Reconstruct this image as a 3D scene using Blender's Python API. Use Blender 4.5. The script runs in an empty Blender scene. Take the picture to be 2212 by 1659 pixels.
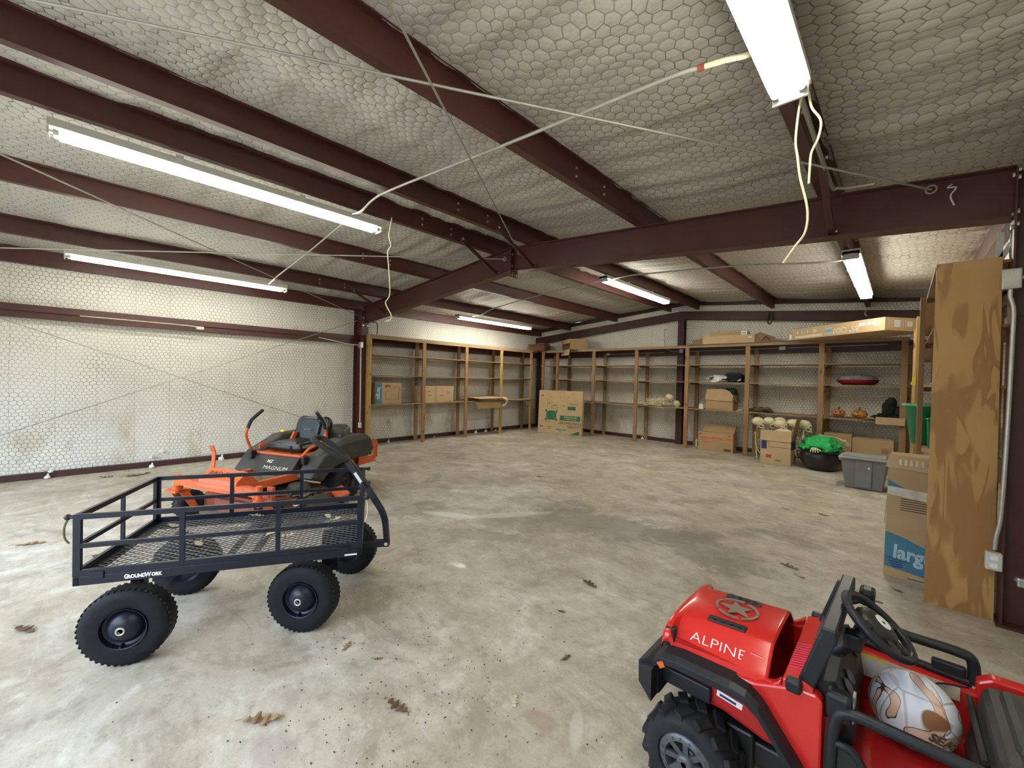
import bpy, bmesh, math, random
from mathutils import Vector, Matrix, noise
PI = math.pi
V = Vector
random.seed(7)
SC = bpy.context.scene
COL = SC.collection

# ------------------------------------------------------------------ materials
def new_mat(name):
    m = bpy.data.materials.new(name); m.use_nodes = True
    nt = m.node_tree; nt.nodes.clear()
    out = nt.nodes.new('ShaderNodeOutputMaterial'); b = nt.nodes.new('ShaderNodeBsdfPrincipled')
    nt.links.new(b.outputs[0], out.inputs[0])
    return m, nt, b
class NT:
    """short hand for wiring nodes"""
    def __init__(s, nt): s.nt = nt
    def n(s, t, **k):
        o = s.nt.nodes.new(t)
        for a, v in k.items(): setattr(o, a, v)
        return o
    def l(s, a, b): s.nt.links.new(a, b)
    def put(s, sock, v):
        if hasattr(v, 'links'): s.l(v, sock)
        else: sock.default_value = v
    def coord(s, scale=(1, 1, 1), loc=(0, 0, 0), rot=(0, 0, 0)):
        c = s.n('ShaderNodeTexCoord'); m = s.n('ShaderNodeMapping')
        m.inputs['Scale'].default_value = scale; m.inputs['Location'].default_value = loc; m.inputs['Rotation'].default_value = rot
        s.l(c.outputs['Object'], m.inputs[0]); return m.outputs[0]
    def noise(s, vec, scale=5, detail=4, rough=.55, dist=0):
        o = s.n('ShaderNodeTexNoise'); s.l(vec, o.inputs['Vector'])
        o.inputs['Scale'].default_value = scale; o.inputs['Detail'].default_value = detail
        o.inputs['Roughness'].default_value = rough; o.inputs['Distortion'].default_value = dist
        return o.outputs[0]
    def ramp(s, fac, stops):
        o = s.n('ShaderNodeValToRGB'); s.l(fac, o.inputs[0]); e = o.color_ramp.elements
        while len(e) < len(stops): e.new(.5)
        for i, (p, c) in enumerate(stops):
            e[i].position = p; e[i].color = (c, c, c, 1) if isinstance(c, (int, float)) else (*c, 1)
        return o.outputs[0]
    def mix(s, fac, a, b, blend='MIX'):
        o = s.n('ShaderNodeMix', data_type='RGBA', blend_type=blend)
        s.put(o.inputs[0], fac)
        for i, v in ((6, a), (7, b)):
            if hasattr(v, 'links'): s.l(v, o.inputs[i])
            else: o.inputs[i].default_value = (*v, 1)
        return o.outputs[2]
    def math(s, op, a, b=0.0, clamp=False):
        o = s.n('ShaderNodeMath', operation=op); o.use_clamp = clamp
        s.put(o.inputs[0], a); s.put(o.inputs[1], b); return o.outputs[0]
    def vmath(s, op, a, b=None, out=0):
        o = s.n('ShaderNodeVectorMath', operation=op); s.put(o.inputs[0], a)
        if b is not None: s.put(o.inputs[1], b)
        return o.outputs[out]
    def rng(s, v, a, b, c=0, d=1, smooth=True):
        o = s.n('ShaderNodeMapRange'); o.interpolation_type = 'SMOOTHSTEP' if smooth else 'LINEAR'
        s.put(o.inputs[0], v)
        for i, x in enumerate((a, b, c, d)): o.inputs[i + 1].default_value = x
        return o.outputs[0]
    def bump(s, h, bsdf, strength=.3, dist=.01):
        o = s.n('ShaderNodeBump'); o.inputs['Strength'].default_value = strength; o.inputs['Distance'].default_value = dist
        s.l(h, o.inputs['Height']); s.l(o.outputs[0], bsdf.inputs['Normal'])
def plain(name, col, rough=.5, metal=0, var=.12, scale=8, bump=0, spec=.5, coat=0):
    """one colour with a little uneven wear"""
    m, nt, b = new_mat(name); T = NT(nt); c = T.coord()
    f = T.noise(c, scale, 5)
    lo = tuple(x * (1 - var) for x in col); hi = tuple(min(1, x * (1 + var)) for x in col)
    T.l(T.mix(T.ramp(f, [(.3, 0), (.7, 1)]), lo, hi), b.inputs['Base Color'])
    b.inputs['Roughness'].default_value = rough; b.inputs['Metallic'].default_value = metal
    b.inputs['Specular IOR Level'].default_value = spec; b.inputs['Coat Weight'].default_value = coat
    if bump: T.bump(T.noise(c, scale * 12, 3), b, bump, .003)
    return m
def emit(name, col, strength):
    m, nt, b = new_mat(name); b.inputs['Base Color'].default_value = (.9, .9, .9, 1)
    b.inputs['Emission Color'].default_value = (*col, 1); b.inputs['Emission Strength'].default_value = strength
    b.inputs['Roughness'].default_value = .3
    return m

def hexnet(name, axes, cell, wire=.8, tint=(.80, .775, .70), seams=.42, lw=.43):
    """faced insulation held up by hexagonal wire netting; axes = which two object axes span the sheet"""
    m, nt, b = new_mat(name); T = NT(nt)
    c = T.n('ShaderNodeTexCoord'); sp = T.n('ShaderNodeSeparateXYZ')
    warp = T.n('ShaderNodeTexNoise'); warp.inputs['Scale'].default_value = 1.6; warp.inputs['Detail'].default_value = 3
    T.l(c.outputs['Object'], warp.inputs['Vector'])
    wv = T.vmath('SCALE', T.vmath('SUBTRACT', warp.outputs['Color'], (.5, .5, .5)))
    wv.node.inputs['Scale'].default_value = cell * 3.2
    pos = T.vmath('ADD', c.outputs['Object'], wv)
    T.l(pos, sp.inputs[0])
    cb = T.n('ShaderNodeCombineXYZ')
    for i, a in enumerate(axes): T.l(sp.outputs[a], cb.inputs[i])
    p = T.vmath('SCALE', cb.outputs[0]); p.node.inputs['Scale'].default_value = 1 / cell
    p = T.vmath('ADD', p, (400.0, 400.0 * 1.7320508, 0))
    hs = (.5, .8660254, 0)
    A = T.vmath('SUBTRACT', T.vmath('MODULO', p, (1, 1.7320508, 1)), hs)
    B = T.vmath('SUBTRACT', T.vmath('MODULO', T.vmath('ADD', p, hs), (1, 1.7320508, 1)), hs)
    la = T.vmath('LENGTH', A, out=1); lb = T.vmath('LENGTH', B, out=1)
    mx = T.n('ShaderNodeMix', data_type='VECTOR'); T.l(T.math('LESS_THAN', la, lb), mx.inputs[0])
    T.l(B, mx.inputs[4]); T.l(A, mx.inputs[5])
    g = T.vmath('ABSOLUTE', mx.outputs[1]); sx = T.n('ShaderNodeSeparateXYZ'); T.l(g, sx.inputs[0])
    d = T.math('MAXIMUM', sx.outputs[0], T.vmath('DOT_PRODUCT', g, hs, out=1))
    line = T.rng(d, lw, lw + .04)  # drawn wider than the wire: its shadow is painted into the line
    n1 = T.noise(T.coord(), .9, 4, .6); n2 = T.noise(T.coord(loc=(3, 7, 1)), 4.5, 5, .6)
    base = T.mix(T.ramp(n1, [(.35, 0), (.7, 1)]), tint, tuple(x * .86 for x in tint))
    base = T.mix(T.math('MULTIPLY', T.ramp(n2, [(.62, 0), (.8, 1)]), .35), base, (.47, .39, .24))
    # fold lines of the facing, crossing the netting
    su = T.n('ShaderNodeSeparateXYZ'); T.l(c.outputs['Object'], su.inputs[0])
    q = T.math('ADD', T.math('MULTIPLY', su.outputs[axes[0] if axes[0] != 'X' or axes[1] == 'Z' else 'Y'], 1 / seams), T.math('MULTIPLY', n1, .12))
    fr = T.math('ABSOLUTE', T.math('SUBTRACT', T.math('FRACT', T.math('ADD', q, 100.0)), .5))
    seam = T.rng(fr, .0, .018, 1, 0)
    base = T.mix(T.math('MULTIPLY', seam, .4), base, (.30, .28, .24))
    if axes[1] == 'Z':
        lowz = T.rng(su.outputs['Z'], 1.5, .35, 0, 1); n3 = T.noise(T.coord((1, 1, .5), loc=(1, 8, 3)), 1.9, 5, .65)
        base = T.mix(T.math('MULTIPLY', T.math('MULTIPLY', T.ramp(n3, [(.5, 0), (.68, 1)]), lowz), .75), base, (.42, .33, .18))
    wf = T.math('MULTIPLY', line, T.rng(T.noise(T.coord(loc=(9, 2, 5)), 1.7, 3), .3, .7, wire * .55, wire))
    T.l(T.mix(wf, base, (.085, .08, .07)), b.inputs['Base Color'])
    b.inputs['Roughness'].default_value = .62
    sc_ = [1, 1, 1]; sc_['XYZ'.index(axes[1])] = .22
    fold = T.noise(T.coord(tuple(sc_)), 3.4, 4, .6, .5)
    puff = T.math('ADD', T.math('ADD', T.rng(d, .15, .5, 1, 0), T.math('MULTIPLY', n2, 1.5)), T.math('MULTIPLY', fold, 9))
    T.bump(puff, b, .55, .006)
    return m

def concrete():
    m, nt, b = new_mat('worn_concrete'); T = NT(nt); c = T.coord()
    big = T.noise(c, .45, 6, .6, .4); mid = T.noise(T.coord(loc=(4, 1, 0)), 1.5, 7, .68, .8); fine = T.noise(c, 8, 7, .72)
    grit = T.noise(c, 60, 5, .75)
    col = T.mix(T.ramp(big, [(.32, 0), (.66, 1)]), (.37, .315, .23), (.53, .48, .395))
    col = T.mix(T.math('MULTIPLY', T.ramp(mid, [(.36, 1), (.50, 0)]), .7), col, (.26, .215, .16))
    col = T.mix(T.math('MULTIPLY', T.ramp(mid, [(.55, 0), (.66, 1)]), .65), col, (.70, .675, .60))
    col = T.mix(T.math('MULTIPLY', T.ramp(fine, [(.32, 1), (.47, 0)]), .6), col, (.235, .20, .155))
    col = T.mix(T.math('MULTIPLY', T.ramp(fine, [(.56, 0), (.70, 1)]), .5), col, (.72, .70, .635))
    col = T.mix(T.math('MULTIPLY', T.ramp(grit, [(.30, 1), (.42, 0)]), .7), col, (.20, .175, .15))
    peb = T.noise(c, 150, 3, .8)
    col = T.mix(T.math('MULTIPLY', T.ramp(peb, [(.30, 1), (.42, 0)]), .45), col, (.20, .18, .155))
    col = T.mix(T.math('MULTIPLY', T.ramp(grit, [(.58, 0), (.70, 1)]), .45), col, (.76, .74, .69))
    # dragged smears
    st = T.noise(T.coord(scale=(.9, 3.6, 1), rot=(0, 0, .5)), 1.5, 7, .75, .8)
    col = T.mix(T.math('MULTIPLY', T.ramp(st, [(.37, 1), (.46, 0)]), .30), col, (.22, .18, .135))
    st2 = T.noise(T.coord(scale=(.7, 4.2, 1), rot=(0, 0, 1.15), loc=(5, 2, 0)), 1.5, 7, .75, .6)
    col = T.mix(T.math('MULTIPLY', T.ramp(st2, [(.56, 0), (.66, 1)]), .25), col, (.71, .685, .61))
    blot = T.noise(T.coord(loc=(8, 3, 0)), 3.6, 6, .7, .3)
    col = T.mix(T.math('MULTIPLY', T.ramp(blot, [(.36, 1), (.49, 0)]), .45), col, (.255, .215, .165))
    col = T.mix(T.math('MULTIPLY', T.ramp(blot, [(.56, 0), (.66, 1)]), .4), col, (.70, .68, .62))
    # oil and water marks with a shape of their own
    def spot(x, y, rx, ry, a, colr, k):
        nonlocal col
        v = T.n('ShaderNodeMapping'); v.inputs['Location'].default_value = (-x, -y, 0)
        tc = T.n('ShaderNodeTexCoord'); T.l(tc.outputs['Object'], v.inputs[0])
        r = T.n('ShaderNodeMapping'); r.inputs['Rotation'].default_value = (0, 0, -a); T.l(v.outputs[0], r.inputs[0])
        s = T.n('ShaderNodeMapping'); s.inputs['Scale'].default_value = (1 / rx, 1 / ry, 0); T.l(r.outputs[0], s.inputs[0])
        dd = T.math('ADD', T.vmath('LENGTH', s.outputs[0], out=1), T.math('MULTIPLY', T.math('SUBTRACT', T.math('ADD', T.math('MULTIPLY', mid, .6), T.math('MULTIPLY', fine, .4)), .5), 2.2))
        f = T.rng(dd, .62, 1.08, k, 0); col = T.mix(f, col, colr); return f
    spot(-2.2, 3.9, 1.0, .42, .3, (.20, .165, .14), .62); spot(-1.35, 4.0, .75, .35, -.2, (.20, .165, .145), .6)
    spot(-2.9, 3.4, .8, .3, .7, (.25, .215, .17), .5); spot(-.75, 4.9, .42, .12, -.2, (.22, .19, .15), .6)
    spot(-3.0, 2.7, .5, .16, .5, (.27, .24, .19), .6); spot(-4.6, 4.2, .9, .4, .4, (.30, .26, .20), .45)
    spot(-1.15, 1.45, .10, .06, .2, (.33, .24, .17), .7); spot(-1.83, .55, .13, .11, 0, (.36, .30, .28), .55)
    spot(-1.0, 1.15, .05, .06, 0, (.30, .28, .22), .8); spot(-1.0, 1.52, .035, .13, .5, (.72, .70, .64), .35)
    spot(-3.6, 2.9, .34, .09, .5, (.74, .72, .66), .6); spot(-3.2, 3.35, .5, .09, 1.0, (.72, .69, .62), .4)
    spot(-1.5, 7.2, .9, .3, .3, (.27, .24, .21), .45); spot(-4.2, 7.9, .5, .14, .1, (.25, .22, .18), .5); spot(-6.2, 7.2, .8, .2, .7, (.28, .24, .18), .4)
    sh = spot(-2.74, 2.06, .30, .11, .52, (.42, .38, .30), .35)
    T.l(col, b.inputs['Base Color'])
    ro = T.math('SUBTRACT', T.rng(mid, .3, .7, .62, .44), T.math('MULTIPLY', T.math('MULTIPLY', sh, 1.5), T.ramp(fine, [(.48, 0), (.55, 1)])), True)
    T.l(T.math('MAXIMUM', ro, .06), b.inputs['Roughness'])
    T.bump(T.math('ADD', T.math('MULTIPLY', fine, .7), T.math('MULTIPLY', grit, .35)), b, .16, .01)
    return m

def wood(name, c1, c2, axis='Z', knots=True, scale=1.0):
    m, nt, b = new_mat(name); T = NT(nt)
    s = {'X': (1.2, 16, 16), 'Y': (16, 1.2, 16), 'Z': (16, 16, 1.2)}[axis]
    c = T.coord(tuple(x * scale for x in s)); g = T.noise(c, 1.6, 5, .6, .6)
    col = T.mix(T.ramp(g, [(.3, 0), (.7, 1)]), c1, c2)
    w = T.noise(T.coord(), 1.1, 2)
    col = T.mix(T.math('MULTIPLY', T.ramp(w, [(.4, 0), (.7, 1)]), .4), col, tuple(x * .62 for x in c1))
    if knots:
        k = {'X': (3, 9, 9), 'Y': (9, 3, 9), 'Z': (9, 9, 3)}[axis]
        vo = T.n('ShaderNodeTexVoronoi'); T.l(T.coord(k), vo.inputs[0]); vo.inputs['Scale'].default_value = 1.15
        col = T.mix(T.rng(vo.outputs[0], .10, .2, .85, 0), col, (.055, .025, .012))
    T.l(col, b.inputs['Base Color']); b.inputs['Roughness'].default_value = .6
    T.bump(g, b, .2, .004)
    return m

def plywood():
    m, nt, b = new_mat('fir_plywood'); T = NT(nt)
    n = T.noise(T.coord((6.0, 1, 1.25), loc=(1.7, 0, .6)), 1.0, 2.2, .5, .9)
    band = T.math('FRACT', T.math('MULTIPLY', n, 4.6))
    f = T.ramp(band, [(.0, 0), (.12, 0), (.20, 1), (.52, .75), (.60, 0), (1, 0)])
    col = T.mix(f, (.45, .255, .088), (.26, .125, .034))
    pat = T.noise(T.coord((3.2, 1, .9), loc=(2.3, 0, 5)), 1.3, 2, .5, .6)
    col = T.mix(T.ramp(pat, [(.53, 0), (.585, 1)]), col, (.29, .145, .042))
    col = T.mix(T.ramp(pat, [(.38, 1), (.43, 0)]), col, (.47, .275, .105))
    col = T.mix(T.math('MULTIPLY', T.noise(T.coord((70, 60, 3)), 2, 4), .32), col, (.38, .22, .09))
    T.l(col, b.inputs['Base Color']); b.inputs['Roughness'].default_value = .5
    return m

def cardboard(name, col=(.47, .315, .165)):
    m, nt, b = new_mat(name); T = NT(nt); c = T.coord()
    f = T.noise(c, 3, 5); fl = T.noise(T.coord((2, 2, 90)), 2, 2)
    k = T.mix(T.ramp(f, [(.3, 0), (.75, 1)]), col, tuple(x * .8 for x in col))
    k = T.mix(T.math('MULTIPLY', fl, .16), k, tuple(x * .6 for x in col))
    T.l(k, b.inputs['Base Color']); b.inputs['Roughness'].default_value = .75; return m

M = {}
M['hex_side'] = hexnet('netted_insulation_side', ('Y', 'Z'), .058, .78)
M['hex_end'] = hexnet('netted_insulation_end', ('X', 'Z'), .058, .8, (.90, .865, .78))
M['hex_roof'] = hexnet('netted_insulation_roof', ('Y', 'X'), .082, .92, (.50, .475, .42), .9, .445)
M['concrete'] = concrete()
M['steel'] = plain('maroon_primed_steel', (.070, .021, .018), .42, 0, .18, 3, .05)
M['steel_in'] = plain('maroon_steel_dull', (.050, .015, .014), .55, 0, .18, 3)
M['galv'] = plain('galvanised_steel', (.52, .52, .50), .35, .7, .12, 14)
M['bolt'] = plain('zinc_bolt', (.62, .62, .58), .3, .8, .08)
M['cable'] = plain('grey_brace_rod', (.40, .385, .34), .45, .5, .1)
M['white_metal'] = plain('white_enamel', (.56, .55, .50), .35, 0, .05)
M['conduit'] = plain('pale_conduit', (.46, .44, .39), .4, .3, .08)
M['tube'] = emit('lit_tube', (1.0, .975, .84), 34); M['tube_far'] = emit('lit_tube_brighter', (1.0, .96, .83), 58)
M['tube_end'] = plain('tube_end_cap', (.55, .60, .62), .3, .6, .1)
M['rope'] = plain('cream_cotton_cord', (.78, .74, .50), .8, 0, .1, 60, .3)
M['post'] = wood('stained_pine_post', (.345, .20, .09), (.235, .123, .052), 'Z')
M['post_pale'] = wood('pale_pine_post', (.52, .34, .12), (.36, .205, .06), 'Z')
M['shelf_y'] = wood('pine_shelf_lengthwise', (.33, .215, .115), (.235, .145, .07), 'Y', False)
M['shelf_x'] = wood('pine_shelf_crosswise', (.33, .215, .115), (.235, .145, .07), 'X', False)
M['ply'] = plywood()
M['card'] = cardboard('brown_cardboard'); M['card_light'] = cardboard('light_cardboard', (.55, .395, .22))
M['card_dark'] = cardboard('dark_cardboard', (.30, .19, .095)); M['card_in'] = cardboard('box_inside', (.22, .14, .07))
M['ink'] = plain('brown_print', (.10, .055, .03), .7); M['ink_red'] = plain('red_print', (.30, .07, .04), .7)
M['blue_print'] = plain('blue_print', (.045, .17, .25), .55); M['orange_print'] = plain('orange_print', (.55, .17, .06), .65)
M['green_print'] = plain('green_print', (.02, .13, .065), .65); M['navy_print'] = plain('navy_print', (.02, .025, .12), .6)
M['white_print'] = plain('white_print', (.78, .76, .72), .6); M['pale_print'] = plain('pale_blue_print', (.38, .50, .55), .6)
M['tan_print'] = plain('pale_tan_print', (.70, .62, .50), .7)
M['tape'] = plain('clear_tape', (.60, .56, .48), .12, 0, .2, 20, 0, .9)
M['cart'] = plain('blue_black_powder_coat', (.007, .009, .020), .36, 0, .2, 20, 0, .35)
M['mesh'] = plain('dark_expanded_steel', (.16, .16, .165), .35, .6, .3, 14)
M['rubber'] = plain('black_rubber', (.008, .009, .012), .6, 0, .3, 18, .1, .22)
M['rubber_dusty'] = plain('dusty_rubber', (.020, .021, .024), .7, 0, .45, 9, .15, .25)
M['foam_grip'] = plain('black_grip', (.014, .014, .018), .7, 0, .2, 30)
M['orange'] = plain('orange_paint', (.62, .115, .028), .38, 0, .18, 6)
M['orange_dark'] = plain('grimy_orange_paint', (.24, .06, .03), .55, 0, .35, 7)
M['black'] = plain('black_plastic', (.011, .011, .012), .45, 0, .25, 14, .05)
M['black_vinyl'] = plain('black_vinyl', (.010, .011, .010), .30, 0, .2, 10, 0, .4)
M['black_dusty'] = plain('dusty_black_plastic', (.040, .038, .031), .6, 0, .35, 6)
M['dark_gray'] = plain('dark_grey_plastic', (.012, .014, .018), .42, 0, .2, 14, 0, .35)
M['grime'] = plain('grass_grime', (.16, .125, .07), .9, 0, .5, 22, .4)
M['engine'] = plain('engine_metal', (.10, .10, .10), .5, .5, .4, 20)
M['red'] = plain('glossy_red_plastic', (.60, .022, .018), .22, 0, .06, 4, 0, .5, .4)
M['red_deep'] = plain('deep_red_plastic', (.42, .012, .012), .35, 0, .1, 4)
M['pink_red'] = plain('faded_red_plastic', (.62, .03, .06), .3, 0, .06, 4)
M['rim'] = plain('grey_rim', (.085, .09, .10), .35, .2, .15)
M['brown_gray'] = plain('brown_grey_decal', (.20, .15, .11), .5)
M['white'] = plain('white_plastic', (.80, .80, .78), .35, 0, .04)
M['bone'] = plain('cream_bone_plastic', (.72, .64, .42), .5, 0, .15, 12)
M['socket'] = plain('bone_shadow_paint', (.10, .08, .05), .7)
M['pumpkin'] = plain('faded_pumpkin', (.50, .19, .045), .5, 0, .25, 9)
M['stem'] = plain('dry_green_stem', (.12, .11, .035), .7)
M['green_cloth'] = plain('bright_green_netting', (.015, .40, .095), .6, 0, .35, 26, .5)
M['green_plastic'] = plain('green_plastic', (.012, .19, .075), .35, 0, .1)
M['green_rim'] = plain('pale_green_rim', (.16, .50, .32), .35)
M['cauldron'] = plain('black_cauldron_plastic', (.012, .012, .012), .3, 0, .2)
M['tote'] = plain('grey_tote_plastic', (.16, .165, .165), .45, 0, .08)
M['tote_lid'] = plain('light_grey_lid', (.27, .28, .28), .4, 0, .06)
M['yellow'] = plain('yellow_plastic', (.85, .72, .04), .5)
M['black_cloth'] = plain('black_cloth', (.010, .010, .011), .9, 0, .3, 30, .4)
M['white_cloth'] = plain('white_cloth', (.74, .74, .76), .85, 0, .15, 25, .3)
M['stripe'] = plain('teal_stripe', (.03, .12, .12), .8)
M['dark_red'] = plain('dark_red_tray', (.20, .008, .018), .3)
M['foil'] = plain('clear_lid_plastic', (.22, .21, .22), .15, 0, .3, 9)
M['leaf'] = plain('dry_leaf', (.27, .165, .08), .8, 0, .3, 30); M['leaf_dark'] = plain('dark_dry_leaf', (.12, .065, .035), .8, 0, .3, 30)
M['leaf_pale'] = plain('pale_dry_leaf', (.55, .47, .33), .8, 0, .2, 30)
M['dirt'] = plain('dark_crumbs', (.06, .048, .035), .9)
M['foam'] = plain('white_foam', (.82, .81, .76), .8)
M['dull_brown'] = plain('dull_brown_heap', (.13, .085, .055), .85, 0, .4, 25, .4); M['rust'] = plain('rusty_board', (.27, .11, .06), .7)
M['ball'] = None
# ------------------------------------------------------------------ mesh helpers
def axes(d, up=(0, 0, 1)):
    d = V(d).normalized(); up = V(up)
    if abs(d.dot(up.normalized())) > .995: up = V((1, 0, 0)) if abs(d.x) < .9 else V((0, 1, 0))
    s = d.cross(up).normalized(); u = s.cross(d).normalized()
    return d, s, u
def smooth_path(pts, n=6):
    P = [V(p) for p in pts]
    if len(P) < 3: return P
    out = []
    for i in range(len(P) - 1):
        a = P[max(i - 1, 0)]; b = P[i]; c = P[i + 1]; d = P[min(i + 2, len(P) - 1)]
        for k in range(n):
            t = k / n
            out.append(.5 * ((2 * b) + (c - a) * t + (2 * a - 5 * b + 4 * c - d) * t * t + (3 * b - a - 3 * c + d) * t ** 3))
    out.append(P[-1]); return out
class MB:
    """collects shapes and links them as ONE mesh object"""
    def __init__(s): s.v = []; s.f = []; s.m = []; s.sm = []; s.mi = 0; s.X = Matrix()
    def add(s, vs, fs, smooth=False):
        o = len(s.v); s.v += [s.X @ V(p) for p in vs]
        for f in fs: s.f.append([i + o for i in f]); s.m.append(s.mi); s.sm.append(smooth)
        return s
    def box(s, c, size, R=None, taper=1.0, bev=0.0):
        x, y, z = (k / 2 for k in size); c = V(c)
        if bev:
            bm = bmesh.new(); bmesh.ops.create_cube(bm, size=1)
            for v in bm.verts: v.co = V((v.co.x * 2 * x, v.co.y * 2 * y, v.co.z * 2 * z)) * 1
            if taper != 1:
                for v in bm.verts:
                    if v.co.z < 0: v.co.x *= taper; v.co.y *= taper
            bmesh.ops.bevel(bm, geom=bm.edges[:], offset=min(bev, x * .95, y * .95, z * .95), segments=2, affect='EDGES', profile=.5)
            bm.verts.index_update()
            vs = [(R @ v.co if R else v.co) + c for v in bm.verts]; fs = [[v.index for v in f.verts] for f in bm.faces]
            bm.free(); return s.add(vs, fs)
        vs = []
        for dz in (-1, 1):
            k = taper if dz < 0 else 1
            for dx, dy in ((-1, -1), (1, -1), (1, 1), (-1, 1)):
                p = V((dx * x * k, dy * y * k, dz * z)); vs.append((R @ p if R else p) + c)
        return s.add(vs, [(0, 3, 2, 1), (4, 5, 6, 7), (0, 1, 5, 4), (1, 2, 6, 5), (2, 3, 7, 6), (3, 0, 4, 7)])
    def lim(s, x0, x1, y0, y1, z0, z1, bev=0):
        return s.box(((x0 + x1) / 2, (y0 + y1) / 2, (z0 + z1) / 2), (abs(x1 - x0), abs(y1 - y0), abs(z1 - z0)), None, 1, bev)
    def bar(s, a, b, w, h, up=(0, 0, 1), bev=0):
        a = V(a); b = V(b); d, sd, u = axes(b - a, up)
        R = Matrix((d, sd, u)).transposed()
        return s.box((a + b) / 2, ((b - a).length, w, h), R, 1, bev)
    def tube(s, pts, r, n=8, smooth=True, cap=True):
        P = [V(p) for p in pts]; rr = r if isinstance(r, (list, tuple)) else [r] * len(P)
        vs = []; fs = []; up = None
        for i, p in enumerate(P):
            d = (P[min(i + 1, len(P) - 1)] - P[max(i - 1, 0)])
            if d.length < 1e-9: d = V((0, 0, 1))
            d.normalize()
            if up is None: _, sd, up = axes(d)
            sd = d.cross(up)
            if sd.length < 1e-6: _, sd, up = axes(d)
            sd.normalize(); up = sd.cross(d).normalized()
            for k in range(n):
                a = 2 * PI * k / n; vs.append(p + (sd * math.cos(a) + up * math.sin(a)) * rr[i])
        for i in range(len(P) - 1):
            for k in range(n):
                fs.append((i * n + k, i * n + (k + 1) % n, (i + 1) * n + (k + 1) % n, (i + 1) * n + k))
        s.add(vs, fs, smooth)
        if cap:
            s.add(vs[:n], [tuple(range(n))[::-1]]); s.add(vs[-n:], [tuple(range(n))])
        return s
    def lathe(s, prof, c, axis=(0, 0, 1), n=24, smooth=True, squash=None):
        """prof: (radius, height) pairs along axis"""
        d, sd, u = axes(axis); c = V(c); vs = []; fs = []
        for r, h in prof:
            for k in range(n):
                a = 2 * PI * k / n
                vs.append(c + d * h + (sd * math.cos(a) + u * math.sin(a)) * max(r, 1e-5))
        for i in range(len(prof) - 1):
            for k in range(n): fs.append((i * n + k, i * n + (k + 1) % n, (i + 1) * n + (k + 1) % n, (i + 1) * n + k))
        return s.add(vs, fs, smooth)
    def prism(s, poly, a, b):
        """polygon of 3-D points swept from offset a to offset b"""
        a = V(a); b = V(b); n = len(poly); P = [V(p) for p in poly]
        vs = [p + a for p in P] + [p + b for p in P]
        fs = [tuple(range(n))[::-1], tuple(range(n, 2 * n))] + [(i, (i + 1) % n, n + (i + 1) % n, n + i) for i in range(n)]
        return s.add(vs, fs)
    def ball(s, c, r, nu=16, nv=10, R=None):
        r = V(r) if hasattr(r, '__len__') else V((r, r, r)); c = V(c); vs = []; fs = []
        for j in range(nv + 1):
            t = PI * j / nv
            for i in range(nu):
                a = 2 * PI * i / nu; p = V((r.x * math.sin(t) * math.cos(a), r.y * math.sin(t) * math.sin(a), r.z * math.cos(t)))
                vs.append((R @ p if R else p) + c)
        for j in range(nv):
            for i in range(nu): fs.append((j * nu + i, (j + 1) * nu + i, (j + 1) * nu + (i + 1) % nu, j * nu + (i + 1) % nu))
        return s.add(vs, fs, True)
    def blob(s, c, r, seed=0, amp=.25, freq=2.0, nu=28, nv=18, flat=None):
        r = V(r); c = V(c); vs = []; fs = []
        for j in range(nv + 1):
            t = PI * j / nv
            for i in range(nu):
                a = 2 * PI * i / nu; p = V((math.sin(t) * math.cos(a), math.sin(t) * math.sin(a), math.cos(t)))
                k = 1 + amp * noise.fractal(p * freq + V((seed * 7.3, seed, 1)), 1.0, 2.0, 4)
                q = V((p.x * r.x * k, p.y * r.y * k, p.z * r.z * k))
                if flat is not None: q.z = max(q.z, flat)
                vs.append(q + c)
        for j in range(nv):
            for i in range(nu): fs.append((j * nu + i, (j + 1) * nu + i, (j + 1) * nu + (i + 1) % nu, j * nu + (i + 1) % nu))
        return s.add(vs, fs, True)
    def torus(s, c, axis, R, r, n=32, k=10):
        d, sd, u = axes(axis); c = V(c); vs = []; fs = []
        for i in range(n):
            a = 2 * PI * i / n; e = sd * math.cos(a) + u * math.sin(a)
            for j in range(k):
                b = 2 * PI * j / k; vs.append(c + e * (R + r * math.cos(b)) + d * r * math.sin(b))
        for i in range(n):
            for j in range(k): fs.append((i * k + j, ((i + 1) % n) * k + j, ((i + 1) % n) * k + (j + 1) % k, i * k + (j + 1) % k))
        return s.add(vs, fs, True)
    def build(s, name, mats, parent=None, origin=None):
        me = bpy.data.meshes.new(name); me.from_pydata([tuple(p) for p in s.v], [], s.f)
        for m in (mats if isinstance(mats, (list, tuple)) else [mats]): me.materials.append(M[m] if isinstance(m, str) else m)
        for p, mi, sm in zip(me.polygons, s.m, s.sm): p.material_index = mi; p.use_smooth = sm
        bm = bmesh.new(); bm.from_mesh(me); bmesh.ops.recalc_face_normals(bm, faces=bm.faces[:])
        for e in bm.edges:
            if len(e.link_faces) == 2 and e.calc_face_angle(0) > .95: e.smooth = False
        bm.to_mesh(me); bm.free()
        me.update()
        o = bpy.data.objects.new(name, me); COL.objects.link(o)
        if parent: o.parent = parent
        if origin is not None:                      # world-coordinate shapes re-based on the thing's own origin
            me.transform(Matrix.Translation(-V(origin)))
            if not parent: o.location = origin
        return o
def thing(name, label, cat, loc=(0, 0, 0), rz=0, group=None):
    o = bpy.data.objects.new(name, None); COL.objects.link(o); o.empty_display_size = .1
    o.location = loc; o.rotation_euler = (0, 0, rz); o['label'] = label; o['category'] = cat
    if group: o['group'] = group
    return o
def tag(o, label, cat, group=None):
    o['label'] = label; o['category'] = cat
    if group: o['group'] = group
    return o
def struct(o): o['kind'] = 'structure'; return o
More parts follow.
